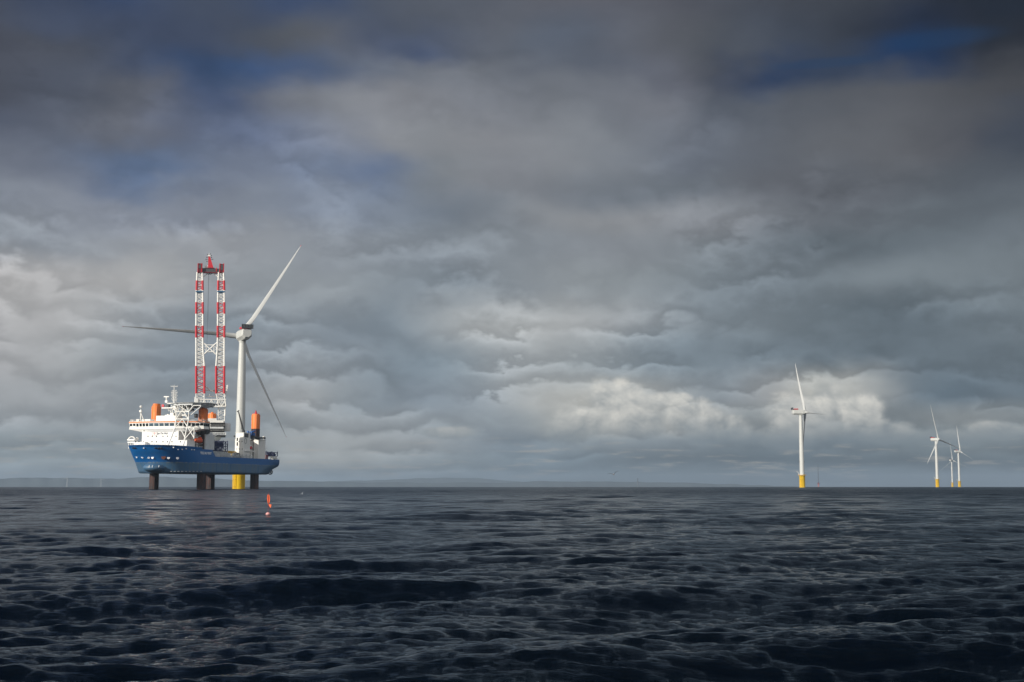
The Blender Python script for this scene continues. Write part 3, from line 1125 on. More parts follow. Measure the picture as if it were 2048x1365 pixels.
mb.loft([[tuple(p + r * x + Vector((0, 0, z)) + n * k) for x, z in ((-1.5, .9), (1.5, .9), (1.1, -1.0), (0, -1.5), (-1.1, -1.0))] for k in (-0.4, 0.12)], 0, False)
mb.build('anchor_pocket', M_RUST, hull_o)
# draught strokes on the forefoot
for px in (302.5, 308, 317):
    q = on_s(px, 933.5, 72.0)
    s_ = 66 + 8.5 * math.sqrt(max(0, 1 - (q[0] / 7.2) ** 2 - ((q[1] - 13.3) / 3.15) ** 2))
    c = Vector((s_, q[0], q[1]))
    MB().tube(c + Vector((0, -.15, -.75)), c + Vector((0, .2, .75)), 0.2, 6).build('draught_mark', M_LETTER, hull_o)
# name on the port side
a, b = PT(400.5, 906, HB), PT(423, 907.3, HB)
lettering('ship_name', 'VOLE AU VENT', 2.15, M_LETTER, hull_o, ((a.x + b.x) / 2, HB + 0.06, 21.9), (-1, 0, 0), (0, 0, 1))
# stern thruster in its ring
p = PT(540.5, 944.5, 16.5)
th = MB()
for k in range(20):
    a0, a1 = 2 * math.pi * k / 20, 2 * math.pi * (k + 1) / 20
    th.tube((p.x, p.y + 1.55 * math.cos(a0), p.z + 1.55 * math.sin(a0)), (p.x, p.y + 1.55 * math.cos(a1), p.z + 1.55 * math.sin(a1)), 0.42, 8)
th.tube((p.x - 1.1, p.y, p.z), (p.x + 1.3, p.y, p.z), 0.5, 10, r2=0.65)
th.tube((p.x + 0.6, p.y, p.z), (p.x + 0.6, p.y, p.z + 4), 0.55, 10)
for k in range(4):
    a = k * math.pi / 2 + 0.4
    th.tube((p.x, p.y, p.z), (p.x, p.y + 1.3 * math.cos(a), p.z + 1.3 * math.sin(a)), 0.16, 6)
th.build('stern_thruster', M_BLACK, hull_o)
# cooling slots low on the side
for i, px in enumerate(np.linspace(342, 402, 9)):
    p = hull_point(px, 943.3)
    if p is None: continue
    n = bow_normal(p) if p.x > 38 else Vector((0, 1, 0))
    r = Vector((-n.y, n.x, 0))
    mb = MB()
    mb.loft([[tuple(p + r * x + Vector((0, 0, z)) + n * k) for x, z in ((-.55, .13), (.55, .13), (.55, -.13), (-.55, -.13))] for k in (-0.3, 0.17)], 0, False)
    mb.build('side_fitting', M_GREY, hull_o)

# --- legs
LEGS = ((38.3, -16.5, 812.0, 845.0), (38.3, 16.5, 819.0, 846.0), (-38.3, -16.5, 829.5, 850.0), (-38.3, 16.5, 831.5, 860.5))
for i, (s, t, ytop, yor) in enumerate(LEGS):
    zt = on_s(400, ytop, s)[1] if False else PS(303 + 0 * i, ytop, s).z
    zo = PS(303, yor, s).z
    mb = MB()
    mb.lathe([(2.5, -9), (2.5, zo)], c=(s, t, 0), n=32, mi=0)
    mb.lathe([(2.5, zo), (2.5, zt - 0.4), (2.35, zt)], c=(s, t, 0), n=32, mi=1)
    for k in range(4):
        a = 2 * math.pi * k / 4 + 0.55
        c, d = math.cos(a), math.sin(a)
        mb.box((s + c * 2.62 - .22, t + d * 2.62 - .22, zo), (s + c * 2.62 + .22, t + d * 2.62 + .22, zt - 0.6), 1)
        mb.box((s + c * 2.62 - .22, t + d * 2.62 - .22, -9), (s + c * 2.62 + .22, t + d * 2.62 + .22, zo), 0)
    lg = mb.build('leg', [M_LEG, M_ORANGE], ship)
    tp = MB()
    tp.lathe([(2.3, zt - .02), (2.3, zt + .1)], c=(s, t, 0), n=24)
    tp.lathe([(0.9, zt - 0.2), (0.9, zt + 0.8), (0.4, zt + 1.1)], c=(s, t, 0), n=12)
    if i == 0:
        # half of the guide stands higher on the far side
        pts = [(s + 2.55 * math.cos(a), t + 2.55 * math.sin(a)) for a in np.linspace(-0.35, 2.2, 14)]
        tp.prism(pts, zt - 4, zt + 1.2)
    for k in range(8):
        a = 2 * math.pi * k / 8
        tp.tube((s + 2.2 * math.cos(a), t + 2.2 * math.sin(a), zt - .1), (s + 2.2 * math.cos(a), t + 2.2 * math.sin(a), zt + 1.0), 0.06, 5)
    if i == 3:
        tp.tube((s, t, zt), (s, t, zt + 2.2), 0.5, 8)
        tp.tube((s - .8, t, zt + 1), (s + .6, t, zt + 2.4), 0.25, 6)
    tp.build('leg_cap', M_ORANGE if i < 3 else M_RED, lg)

# --- accommodation block under the bridge
SA = 58.0
tL, tR = on_s(283.5, 880, SA)[0], on_s(357, 880, SA)[0]
acc = MB()
ZB = 37.3
acc.bbox((40, tL, 25.06), (SA, tR, 36.0), 0.15)
acc.bbox((41, tL + .6, 36.0), (SA - .3, tR - .6, ZB), 0.1)
# lower forward deckhouses
tl2 = on_s(268, 880, 61)[0]
acc.bbox((52, tl2, 25.06), (61, tL + 4, 29.3), 0.1)
acc.bbox((50, tR - 1, 25.06), (60.2, on_s(374, 885, 60.2)[0], 30.2), 0.12)
acc.bbox((44, tR, 25.06), (50, on_s(380, 885, 50)[0], 31.5), 0.12)
# deck edges and a ladder trunk down the front
for z in (28.6, 32.3, 36.0):
    acc.box((40.2, tL - .15, z), (SA + .18, tR + .15, z + .14))
acc_o = acc.build('accommodation', M_WHITE, ship)
for row, (y, xs) in enumerate(((862.3, (288, 296, 304.5, 313.5, 326, 335, 344, 352)), (873, (296, 304.5, 313, 326, 335, 344, 352)), (884, (271, 278, 287.5, 304, 313, 326, 335, 344, 361)))):
    for x in xs:
        s = SA
        if y > 880 and x < 281: s = 61.0
        if y > 880 and x > 357: s = 60.2
        p = PS(x, y, s)
        mb = MB()
        mb.tube(p - Vector((.1, 0, 0)), p + Vector((0.06, 0, 0)), 0.42, 12)
        mb.build('porthole', M_GLASS, acc_o)
# company mark and name on the front
p0, p1 = PS(305, 872, SA), PS(312.5, 862, SA)
mk = MB()
w = 0.16
for (a, b) in (((p0.y, p0.z), (p1.y, p0.z + w)), ((p0.y, p1.z - w), (p1.y, p1.z)), ((p0.y, p0.z + w), (p0.y + w, p1.z - w)), ((p1.y - w, p0.z + w), (p1.y, p1.z - w))):
    mk.box((SA, a[0], a[1]), (SA + .06, b[0], b[1]))
cy, cz = (p0.y + p1.y) / 2, (p0.z + p1.z) / 2
mk.box((SA, cy - .25, p0.z + .5), (SA + .05, cy + .25, p1.z - .5))
mk.box((SA, p0.y + .45, cz - .2), (SA + .045, p1.y - .45, cz + .2))
mk.build('company_mark', M_PALERED, acc_o)
q0, q1 = PS(315, 868, SA), PS(334.5, 868, SA)
lettering('company_name', 'Jan De Nul', 1.6, M_INK, acc_o, (SA + .03, (q0.y + q1.y) / 2, q0.z - .35), (0, 1, 0), (0, 0, 1))

# --- bridge
zb0, zb1, zw0, zw1, zs0, zs1 = 37.3, 38.6, 39.0, 40.8, 41.3, 42.2
plan = [(55.8, -24.8), (59.2, -9.6), (59.2, 8.0), (52.8, 24.6), (46.0, 24.6), (47.5, 10), (47.5, -10), (49.5, -24.8)]


def grow(poly, k):
    cx, cy = 53.5, 0
    out = []
    for s, t in poly:
        d = Vector((s - cx, (t - cy) * 0.45, 0)).normalized()
        out.append((s + d.x * k, t + d.y * k))
    return out


br = MB()
low = [(57.0, -14.0), (58.1, -8.0), (58.1, 8.0), (55.5, 13.0), (46.5, 14.0), (47.5, 9), (47.5, -9), (48.5, -14.5)]
br.loft([[(s, t, 35.3) for s, t in low], [(s, t, zb0) for s, t in plan]], 0, False)
br.loft([[(s, t, zb0) for s, t in grow(plan, .3)], [(s, t, zb0 + .35) for s, t in grow(plan, .3)]], 0, False)
br.loft([[(s, t, zb0 + .35) for s, t in plan], [(s, t, zw0 - .1) for s, t in plan]], 0, False)
br.loft([[(s, t, zw0 - .1) for s, t in grow(plan, -.25)], [(s, t, zw1 + .1) for s, t in grow(plan, .15)]], 0, False)
br.loft([[(s, t, zw1 + .1) for s, t in grow(plan, .25)], [(s, t, zs0) for s, t in grow(plan, .4)]], 0, False)
br.loft([[(s, t, zs0) for s, t in grow(plan, .45)], [(s, t, zs1 - .2) for s, t in grow(plan, .5)]], 1, False)
br.loft([[(s, t, zs1 - .2) for s, t in grow(plan, .5)], [(s, t, zs1) for s, t in grow(plan, .3)]], 0, False)
br.bbox((47.5, -6.2, zs1), (56.5, 7.2, 45.6), 0.15)
br.bbox((50, -17, zs1), (55, -11, 43.6), 0.1)
br.bbox((48.5, -1, 45.6), (55, 5, 46.2), 0.1)
br_o = br.build('bridge', [M_WHITE, M_STRIPE], ship)


def window_run(a, b, n, gap=0.32):
    a, b = Vector((*a, 0)), Vector((*b, 0))
    d = (b - a)
    L = d.length
    d.normalize()
    nr = Vector((d.y, -d.x, 0))
    if nr.dot(Vector((a.x - 50, 0, 0)) + Vector((0, a.y * .3, 0))) < 0: nr = -nr
    for i in range(n):
        u0, u1 = L * i / n + gap / 2, L * (i + 1) / n - gap / 2
        mb = MB()
        q = [a + d * u0, a + d * u1]
        lo_ = [p - nr * .12 for p in q]
        hi_ = [p + nr * .22 for p in q]
        mb.loft([[(lo_[0].x, lo_[0].y, zw0), (lo_[1].x, lo_[1].y, zw0), (hi_[1].x, hi_[1].y, zw1), (hi_[0].x, hi_[0].y, zw1)],
                 [tuple(Vector((p[0], p[1], p[2])) - nr * .35) for p in ((lo_[0].x, lo_[0].y, zw0), (lo_[1].x, lo_[1].y, zw0), (hi_[1].x, hi_[1].y, zw1), (hi_[0].x, hi_[0].y, zw1))]], 0, False)
        mb.build('window', M_GLASS, br_o)


window_run(plan[0], plan[1], 6, .75)
window_run(plan[1], plan[2], 5, .6)
window_run(plan[2], plan[3], 7, .6)
window_run(plan[3], plan[4], 3)
window_run(plan[7], plan[0], 3)
rl = MB()
for i in range(len(plan)):
    a, b = Vector((*plan[i], 0)), Vector((*plan[(i + 1) % len(plan)], 0))
    n = max(2, int((b - a).length / 2))
    for z in (42.8, 43.3):
        rl.tube((a.x, a.y, z), (b.x, b.y, z), 0.04, 4)
    for k in range(n):
        p = a.lerp(b, k / n)
        rl.tube((p.x, p.y, 42.2), (p.x, p.y, 43.3), 0.04, 4)
rl.build('railing', M_WHITE, br_o)
# dome mast at the wing
dm = MB()
b = PS(281, 843, 55.5)
d_ = PS(281.5, 814, 55.5)
dm.tube((b.x, b.y, 42.2), (b.x, b.y, d_.z - 1.4), 0.32, 8)
dm.tube((b.x, b.y + 2.6, 42.2), (b.x, b.y + .2, d_.z - 4), 0.22, 6)
dm.tube((b.x - 2.0, b.y + .8, 42.2), (b.x, b.y, d_.z - 4), 0.2, 6)
dm.lathe([(1.0, d_.z - 3.4), (1.0, d_.z - 3.1)], c=(b.x, b.y, 0), n=10)
dm.box((b.x - .4, b.y - .9, d_.z - 3.1), (b.x + .4, b.y + .5, d_.z - 2.2))
dm.box((b.x - 1, b.y - 2.4, 42.2), (b.x + 1, b.y - .6, 43.6))
dm_o = dm.build('antenna_mast', M_WHITE, ship)
MB().ball((b.x, b.y, d_.z), 0.85).build('satellite_dome', M_WHITE, dm_o)
for px, py, r in ((262.5, 841, .5), (266, 841.5, .5), (336, 830, .55)):
    q = PS(px, py, 54 if px < 300 else 52)
    mb = MB()
    mb.tube((q.x, q.y, q.z - 1.4 if px > 300 else 42.1), (q.x, q.y, q.z), 0.18, 6)
    mb.ball(tuple(q), r, n=10, m=6)
    mb.build('antenna_dome', M_WHITE, br_o)

# --- helideck on its truss
HD = Vector((46.0, 14.2, 0))
zh = PS(376, 808.5, 46).z
hd = MB()
oct_ = [(HD.x + 13.3 * math.cos(R(22.5 + 45 * k)), HD.y + 13.3 * math.sin(R(22.5 + 45 * k))) for k in range(8)]
oc2 = [(HD.x + 14.6 * math.cos(R(22.5 + 45 * k)), HD.y + 14.6 * math.sin(R(22.5 + 45 * k))) for k in range(8)]
hd.prism(oct_, zh - .35, zh)
hd.loft([[(s, t, zh - .45) for s, t in oct_], [(s, t, zh + .05) for s, t in oc2], [(s, t, zh + .12) for s, t in oc2], [(s, t, zh - .36) for s, t in oct_]], 0, False, caps=False)
for k in range(-4, 5):
    w = math.sqrt(max(1, 12.6 ** 2 - (k * 2.9) ** 2))
    hd.box((HD.x + k * 2.9 - .15, HD.y - w, zh - 1.3), (HD.x + k * 2.9 + .15, HD.y + w, zh - .37))
for k in (-2, -1, 0, 1, 2):
    w = math.sqrt(max(1, 12.3 ** 2 - (k * 4.2) ** 2))
    hd.box((HD.x - w, HD.y + k * 4.2 - .2, zh - 2.1), (HD.x + w, HD.y + k * 4.2 + .2, zh - 1.32))
hd_o = hd.build('helideck', M_GREY, ship)
tr = MB()


def bar(mb, A, B, sA, r=0.24, n=6, sB=None):
    mb.tube(PS(A[0], A[1], sA), PS(B[0], B[1], sA if sB is None else sB), r, n)


for ds in (62.3,):
    K = lambda p: p
    for A, B, r in (((335.5, 893), (349.8, 856), .42), ((349.8, 856), (352.5, 838.5), .36), ((366, 894), (377.5, 838.5), .42), ((352, 838.5), (377.5, 838.5), .36),
                    ((349.8, 856), (365, 838.5), .3), ((365, 838.5), (377.5, 858), .3), ((361.5, 859), (371, 877), .32), ((377, 856), (388.5, 856.5), .3),
                    ((388.5, 856.5), (388, 878), .32), ((388.5, 856.5), (371, 877), .3), ((377.5, 858), (388, 876), .3), ((349.8, 856), (377, 856), .26),
                    ((352.5, 838.5), (352.5, 824), .3), ((377.5, 838.5), (377.5, 824), .3), ((352.5, 824), (377.5, 824), .3), ((352.5, 838.5), (362, 824), .22), ((377.5, 838.5), (368, 824), .22),
                    ((377.5, 824), (387, 811.5), .3), ((387, 811.5), (402, 811.5), .25), ((402, 813), (382, 830), .25), ((352.5, 824), (343, 811.5), .3), ((352.5, 824), (356, 811.5), .25), ((377.5, 824), (372, 811.5), .25),
                    ((365, 824), (365, 811.5), .25), ((371, 877), (366, 894), .34)):
        bar(tr, K(A), K(B), ds, r)
for A, k, s2 in (((377.5, 838.5), 9, 54), ((352.5, 838.5), 9, 54), ((377.5, 824), 9, 52), ((352.5, 824), 9, 52), ((388.5, 856.5), 8, 52), ((388, 876), 8, 52), ((387, 811.5), 9, 52), ((343, 811.5), 9, 52), ((365, 824), 9, 52)):
    tr.tube(PS(A[0], A[1], 62.3), PS(A[0] + k, A[1], s2), 0.22, 6)
rnd = random.Random(3)
for k in range(22):
    n0 = rnd.choice(((352.5, 824), (377.5, 824), (365, 824), (352.5, 838.5), (377.5, 838.5)))
    bar(tr, n0, (rnd.uniform(345, 398), rnd.uniform(811, 814)), 62.3, 0.15, 5, rnd.uniform(44, 53))
tr.build('support_truss', M_WHITE, hd_o)
# platforms and boxes under the deck, left of the truss
eq = MB()
for (x0, y0, x1, y1, s, d) in ((323, 815, 345, 817.5, 52, 4), (333.5, 806, 352, 808, 52, 4), (340, 826, 347, 835, 52, 3), (350, 821, 374, 823.5, 49, 5), (351, 808, 361, 814, 53, 2.5), (357, 813, 367, 815, 50, 4), (346, 812, 352, 820, 52, 3), (362, 829, 372, 832, 47, 5)):
    a, b = PS(x0, y1, s), PS(x1, y0, s)
    eq.bbox((s - d, a.y, a.z), (s, b.y, b.z), 0.06)
for (x, y0, y1) in ((342, 817, 833), (345, 817, 834), (337, 817, 823), (349, 817, 832)):
    eq.tube(PS(x, y0, 51), PS(x, y1, 51), 0.18, 6)
for (x0, y0, x1, y1) in ((337, 817.5, 344, 828), (349, 817, 342, 828), (347, 829, 352, 820)):
    eq.tube(PS(x0, y0, 50.5), PS(x1, y1, 50.5), 0.16, 6)
eq.build('equipment_platform', M_WHITE, hd_o)
for (x0, y0, x1, y1, s) in ((331, 809.5, 337, 814.5, 51.5), (361, 808.5, 366, 812.5, 51), (368, 815, 376, 819, 47), (388, 828, 393, 836, 44), (379, 817, 386, 822, 47)):
    a, b = PS(x0, y1, s), PS(x1, y0, s)
    MB().bbox((s - 2, a.y, a.z), (s, b.y, b.z), 0.05).build('equipment_box', M_DGREY, hd_o)
q = PS(325.8, 812, 52)
lb = MB().tube(q - Vector((.5, 0, 0)), q + Vector((.2, 0, 0)), 0.95, 14)
lb.tube((q.x - .2, q.y, q.z - 1.0), (q.x - .2, q.y, q.z + .4), .1, 5)
lb.build('red_lamp_housing', M_RED, hd_o)
# main mast
q0, q1 = PS(348.3, 808, 52), PS(348.3, 770.5, 52)
ms = MB()
ms.tube(q0, q1, 0.42, 8, r2=0.16)
ms.tube(q0 + Vector((-1.2, .8, 0)), q0.lerp(q1, .55) + Vector((-.6, .5, 0)), .16, 6)
ms.tube(q0 + Vector((-1.2, -.8, 0)), q0.lerp(q1, .55) + Vector((-.6, -.5, 0)), .16, 6)
for y, w in ((773.7, 6.8), (782.5, 4.5), (786, 6.2), (789, 5.0), (792.5, 6.2), (796, 4.2), (799, 5.6), (802.5, 4.2)):
    a, b = PS(348.6 - w, y, 52), PS(348.6 + w, y, 52)
    ms.tube(a, b, 0.13, 5)
    for k in (0.02, 0.25, 0.75, 0.98):
        p = a.lerp(b, k)
        ms.tube(p, p + Vector((0, 0, .75)), 0.11, 5)
    ms.tube((52.9, q0.y, a.z), (51.0, q0.y, a.z), .12, 5)
ms.build('main_mast', M_WHITE, ship)
rd = MB()
q0, q1 = PS(333, 806, 52), PS(333, 794.5, 52)
rd.tube(q0, q1, 0.45, 8)
rd.box((q0.x - .6, q0.y - .8, q0.z), (q0.x + .6, q0.y + .8, q0.z + 1.4))
a, b = PS(328, 794.2, 52), PS(338.3, 794.2, 52)
rd.bbox((51.6, a.y, a.z - .25), (52.4, b.y, a.z + .4), .1)
rd.build('radar', M_WHITE, ship)

# --- bow gear
bg_ = MB()
c = PS(263.5, 879.5, 60)
for k in range(12):
    a0, a1 = math.pi * k / 12, math.pi * (k + 1) / 12
    bg_.tube((c.x, c.y + 2.1 * math.cos(a0), c.z + 1.7 * math.sin(a0)), (c.x, c.y + 2.1 * math.cos(a1), c.z + 1.7 * math.sin(a1)), 0.42, 6)
bg_.bbox((57.5, c.y - 2.5, c.z - .7), (61.2, c.y + 2.6, c.z + .3), .1)
a, b = PS(255.5, 886.5, 60), PS(272, 880.5, 60)
bg_.bbox((56, a.y, a.z), (60.4, b.y, b.z - 1.0), .1)
for x in (257, 261, 266, 270, 275):
    p = PS(x, 895, 60)
    bg_.tube((59.8, p.y, 25.1), (59.8, p.y, a.z), .28, 6)
bg_.build('mooring_winch', M_WHITE, ship)
q = PS(274, 878, 58)
mb = MB().ball((q.x, q.y, q.z), 1.0, n=10, m=6)
mb.tube((q.x, q.y, 27), tuple(q), .3, 6)
mb.build('satellite_dome', M_WHITE, ship)
for x in (281, 292, 300, 322):
    p = PS(x, 893, 63)
    MB().bbox((62.2, p.y - .55, 25.2), (63.4, p.y + .55, 26.9), .1).build('bollard', M_WHITE, ship)
q = PS(279, 891, 61.5)
MB().ball((q.x, q.y, 26.4), 1.4, n=14, m=8).build('life_raft', M_WHITE, ship)
fr = MB()
pts = [p for p in fo_out(25.0, 46.0) if p[0] > 40]
for a, b in zip(pts[:-1], pts[1:]):
    if (Vector(a) - Vector(b)).length > 14: continue
    for z in (1.25, 1.9):
        fr.tube((a[0] - .4, a[1] * .985, a[2] + z), (b[0] - .4, b[1] * .985, b[2] + z), .05, 4)
    fr.tube((a[0] - .4, a[1] * .985, a[2]), (a[0] - .4, a[1] * .985, a[2] + 1.9), .06, 4)
fr.build('bow_railing', M_WHITE, ship)
for x, y in ((288, 895.8), (347, 894.5), (372, 897), (356, 898.5), (364, 898.3), (383, 899), (388, 899.2)):
    p = hull_point(x, y + 1.0)
    if p is None: continue
    MB().ball(tuple(p + bow_normal(p) * .15), .5, .5, .4, n=8, m=5).build('fairlead', M_LETTER, hull_o)
for x in (311, 318, 323, 266, 270):
    p = hull_point(x, 896.6)
    if p is None: continue
    MB().ball(tuple(p + bow_normal(p) * .05), .75, .75, .45, n=8, m=5).build('mooring_port', M_BLACK, hull_o)

# --- jack houses round the legs
jf = MB()
s0 = on_t(411.3, 885, 19.4)[0]
jf.bbox((s0 - 12.0, 10.0, 25.06), (s0, 19.4, 34.6), .15)
jf.bbox((s0 - 11, 11.5, 34.6), (s0 - 1.5, 18.6, 36.0), .15)
jf.build('jack_house', M_GREY, ship)
jb = MB()
jb.lathe([(3.6, 34.6), (3.6, 42.6), (3.2, 43.0)], c=(38.3, 16.5, 0), n=20)
for k in range(6):
    a = 2 * math.pi * k / 6
    jb.box((38.3 + 3.6 * math.cos(a) - .5, 16.5 + 3.6 * math.sin(a) - .5, 35), (38.3 + 3.6 * math.cos(a) + .5, 16.5 + 3.6 * math.sin(a) + .5, 41.5))
jb.build('jacking_collar', M_BLACK, ship)
js = MB()
js.bbox((32.2, -19.4, 25.06), (44.0, -10.5, 35.5), .15)
js.build('jack_house', M_WHITE, ship)
ja = MB()
TJ = 20.3
sj = -35.5
sj2 = on_t(531, 900, TJ)[0]
tj = on_s(507, 895, sj)[0]
zj = PT(517, 880.5, 19.4).z
ja.bbox((sj2, tj, 20.76), (sj, TJ, zj), .15)
ja.bbox((-43, 11.5, 20.76), (sj - .4, tj, zj - .6), .15)
ja.box((sj2 - .3, 11.5, zj), (sj + .3, TJ + .15, zj + .3))
ja_o = ja.build('jack_house', M_WHITE, ship)
jt = MB()
jt.lathe([(3.2, zj), (3.2, zj + 2.2)], c=(-38.3, 16.5, 0), n=18)
for k in range(16):
    u = k / 15
    jt.tube((sj2 + (sj - sj2) * u, TJ, zj + .3), (sj2 + (sj - sj2) * u, TJ, zj + 1.5), .06, 4)
    jt.tube((sj, tj + (19.4 - tj) * u, zj + .3), (sj, tj + (19.4 - tj) * u, zj + 1.5), .06, 4)
jt.tube((sj2, 19.5, zj + 1.5), (sj, 19.5, zj + 1.5), .07, 4)
jt.tube((sj, tj, zj + 1.5), (sj, 19.4, zj + 1.5), .07, 4)
jt.build('jacking_collar', M_DGREY, ja_o)
q = PT(527.5, 876, 18.5)
mb = MB().ball((q.x, q.y, q.z), 1.15)
mb.tube((q.x, q.y, zj), (q.x, q.y, q.z - .6), .3, 6)
mb.build('satellite_dome', M_WHITE, ja_o)
jq = MB().bbox((-44, -19.4, 20.76), (-32.5, -12.5, 27.0), .15).build('jack_house', M_GREY, ship)

# --- deckhouse amidships with knuckle crane
sa = on_t(487, 890, 19.2)[0]
sb = on_t(500.2, 890, 19.2)[0]
ta = on_s(471, 890, sa)[0]
zt_ = PT(487, 866, 19.2).z
dh = MB()
dh.bbox((sb, ta, 20.76), (sa, 19.2, zt_), .12)
dh.box((sb - .2, ta - .2, zt_), (sa + .2, 19.4, zt_ + .25))
zg = PT(495, 902.5, 19.2).z
dh.box((sb - 6, 14.0, zg - .3), (sa - 1, 20.2, zg + .3))
for k in (0.55, 0.0):
    dh.tube((sb - 5.5 + (sa - sb) * k, 20.0, 20.8), (sb - 5.5 + (sa - sb) * k, 20.0, zg), .32, 6)
s_b2 = on_t(507, 885, 14.5)[0]
dh.bbox((s_b2, 8, 20.76), (sb, 14.0, PT(503, 880, 14.5).z), .12)
dh_o = dh.build('deckhouse', M_WHITE, ship)
for (y0, y1) in ((876, 882.5), (885, 892)):
    a, b = PS(473.4, y1, sa), PS(475.9, y0, sa)
    MB().box((sa - .05, a.y, a.z), (sa + .08, b.y, b.z)).build('window', M_GLASS, dh_o)
for x, y in ((473.5, 898.5), (479, 898.5), (484.5, 898.5), (478, 883.5), (484.3, 883.5)):
    p = PS(x, y, sa)
    MB().tube(p - Vector((.05, 0, 0)), p + Vector((.07, 0, 0)), .3, 10).build('porthole', M_GLASS, dh_o)
a, b = PT(489, 875, 19.2), PT(496.7, 867.8, 19.2)
MB().box((a.x, 19.15, a.z), (b.x, 19.3, b.z)).build('louvre', M_DGREY, dh_o)
c = PT(491, 882.5, 19.2)
rg_ = MB()
for k in range(20):
    a0, a1 = 2 * math.pi * k / 20, 2 * math.pi * (k + 1) / 20
    rg_.tube((c.x + 1.5 * math.cos(a0), 19.25, c.z + 1.9 * math.sin(a0)), (c.x + 1.5 * math.cos(a1), 19.25, c.z + 1.9 * math.sin(a1)), .12, 5)
rg_.build('ring_mark', M_DGREY, dh_o)
kc = MB()
a, b = PS(487.3, 864, sa - 4), PS(476.5, 822.5, sa - 4)
kc.tube((a.x, a.y, zt_ + .2), (a.x, a.y, zt_ + 1.8), .9, 10)
kc.tube(a, b, .62, 6, r2=.36)
kc.tube(a.lerp(b, .12) + Vector((0, -.9, 0)), a.lerp(b, .45), .2, 6)
kc.tube(b + Vector((0, -.9, -.6)), b + Vector((0, .6, .5)), .34, 6)
kc.build('knuckle_crane', M_BLACK, dh_o)
bm2 = MB()
for (x0, y0, x1, y1, s, d) in ((498.5, 863.5, 503.5, 868, sb - 1, 3), (500, 866, 507, 871.5, sb - 3, 3), (493.8, 862, 496.3, 866, sb, 1.5)):
    a, b = PS(x0, y1, s), PS(x1, y0, s)
    bm2.bbox((s - d, a.y, a.z), (s, b.y, b.z), .1)
p = PS(500, 865, sb - 1)
bm2.tube(p, p + Vector((-2, 3.2, 1.0)), .45, 8)
bm2.tube(p + Vector((0, 0, -4)), p, .6, 8)
bm2.build('deck_machine', M_BLUE2, dh_o)
wk = MB()
for (x0, y0, x1, y1, s, d) in ((500, 871.5, 508, 874, sb - 4, 4), (501, 874, 504, 880, sb - 4, 3), (507, 874.5, 524, 877.5, -33, 6)):
    a, b = PS(x0, y1, s), PS(x1, y0, s)
    wk.box((s - d, a.y, a.z), (s, b.y, b.z))
wk.build('walkway', M_DGREY, dh_o)

# --- rail, stanchions and clutter along the working deck
st_ = MB()
for i, x in enumerate(np.linspace(431, 505, 27)):
    p = PT(x, 914, 20.0)
    h = 1.9 + 0.5 * math.sin(i * 2.1)
    st_.box((p.x - .22, 19.7, 20.76), (p.x + .22, 20.25, 20.76 + h))
for z in (22.0, 23.2):
    st_.tube((PT(431, 914, 20).x, 20.0, z), (PT(505, 914, 20).x, 20.0, z), .12, 5)
st_.build('deck_stanchion', M_GREY, ship)
pz = MB()
rr_ = random.Random(5)
for i, x in enumerate(np.linspace(430, 500, 15)):
    p = PT(x, 912, 17.5)
    w, h = rr_.uniform(.7, 1.8), rr_.uniform(0.6, 3.4)
    pz.bbox((p.x - w, 16.2 + rr_.uniform(0, 1), 20.76), (p.x + w, 18.8, 20.76 + h), .08, rr_.choice((0, 1, 1, 1, 2)))
pz.build('deck_gear', [M_WHITE, M_DGREY, M_GREY], ship)

# --- main crane round the starboard aft leg
CR = SHIP + FWD * -38.3 + PRT * -16.5
CD = CR.y                                         # depth of the crane's axis
los = Vector((CR.x, CR.y, 0)).normalized()


def PC(px, py, dv=0.0):
    """point in the upright plane through the crane's axis facing the lens, dv metres behind it -> ship frame"""
    v = ray(px, py)
    k = (CR.dot(los) + dv) / v.dot(los)
    return Vector(loc_(Vector((0, 0, CAM_H)) + v * k))


def lattice(mb, A, B, wA, wB, dv0, dep, bays, r, rl_, mi, cross=True):
    """four chord column between pixel heights; A/B = (xl, xr, y) at the lower and upper end"""
    def cor(xl, xr, y):
        return [PC(xl, y, dv0 - dep / 2), PC(xr, y, dv0 - dep / 2), PC(xr, y, dv0 + dep / 2), PC(xl, y, dv0 + dep / 2)]
    c0, c1 = cor(*A), cor(*B)
    for p, q in zip(c0, c1):
        mb.tube(p, q, r, 8, mi)
    for k in range(bays):
        f0, f1 = k / bays, (k + 1) / bays
        for j in range(4):
            a0, a1 = c0[j].lerp(c1[j], f0), c0[j].lerp(c1[j], f1)
            b0, b1 = c0[(j + 1) % 4].lerp(c1[(j + 1) % 4], f0), c0[(j + 1) % 4].lerp(c1[(j + 1) % 4], f1)
            if cross and k % 2 == 0:
                mb.tube(a0, b1, rl_, 5, 0 if j == 2 else mi)
            else:
                mb.tube(b0, a1, rl_, 5, 0 if j == 2 else mi)
            if k % 2 == 0: mb.tube(a0, b0, rl_ * .8, 4, 0)


ZC = PC(422, 872).z
cr = MB()
ax = (-38.3, -16.5)
cr.lathe([(4.6, 20.76), (4.3, 27), (4.4, 31), (5.2, 33.5), (7.4, ZC), (7.6, ZC + .5)], c=(ax[0], ax[1], 0), n=28)
crane = cr.build('main_crane', M_GREY, ship)
# slewing platform: floors and house
fl_ = MB()


def slab(mb, x0, y0, x1, y1, dv0, dv1, mi=0, e=.1):
    a, b, c, d = PC(x0, y1, dv0), PC(x1, y1, dv0), PC(x1, y1, dv1), PC(x0, y1, dv1)
    zt2 = PC(x0, y0, dv0).z
    zb2 = PC(x0, y1, dv0).z
    mb.loft([[(p.x, p.y, zb2) for p in (a, b, c, d)], [(p.x, p.y, zt2) for p in (a, b, c, d)]], mi, False)


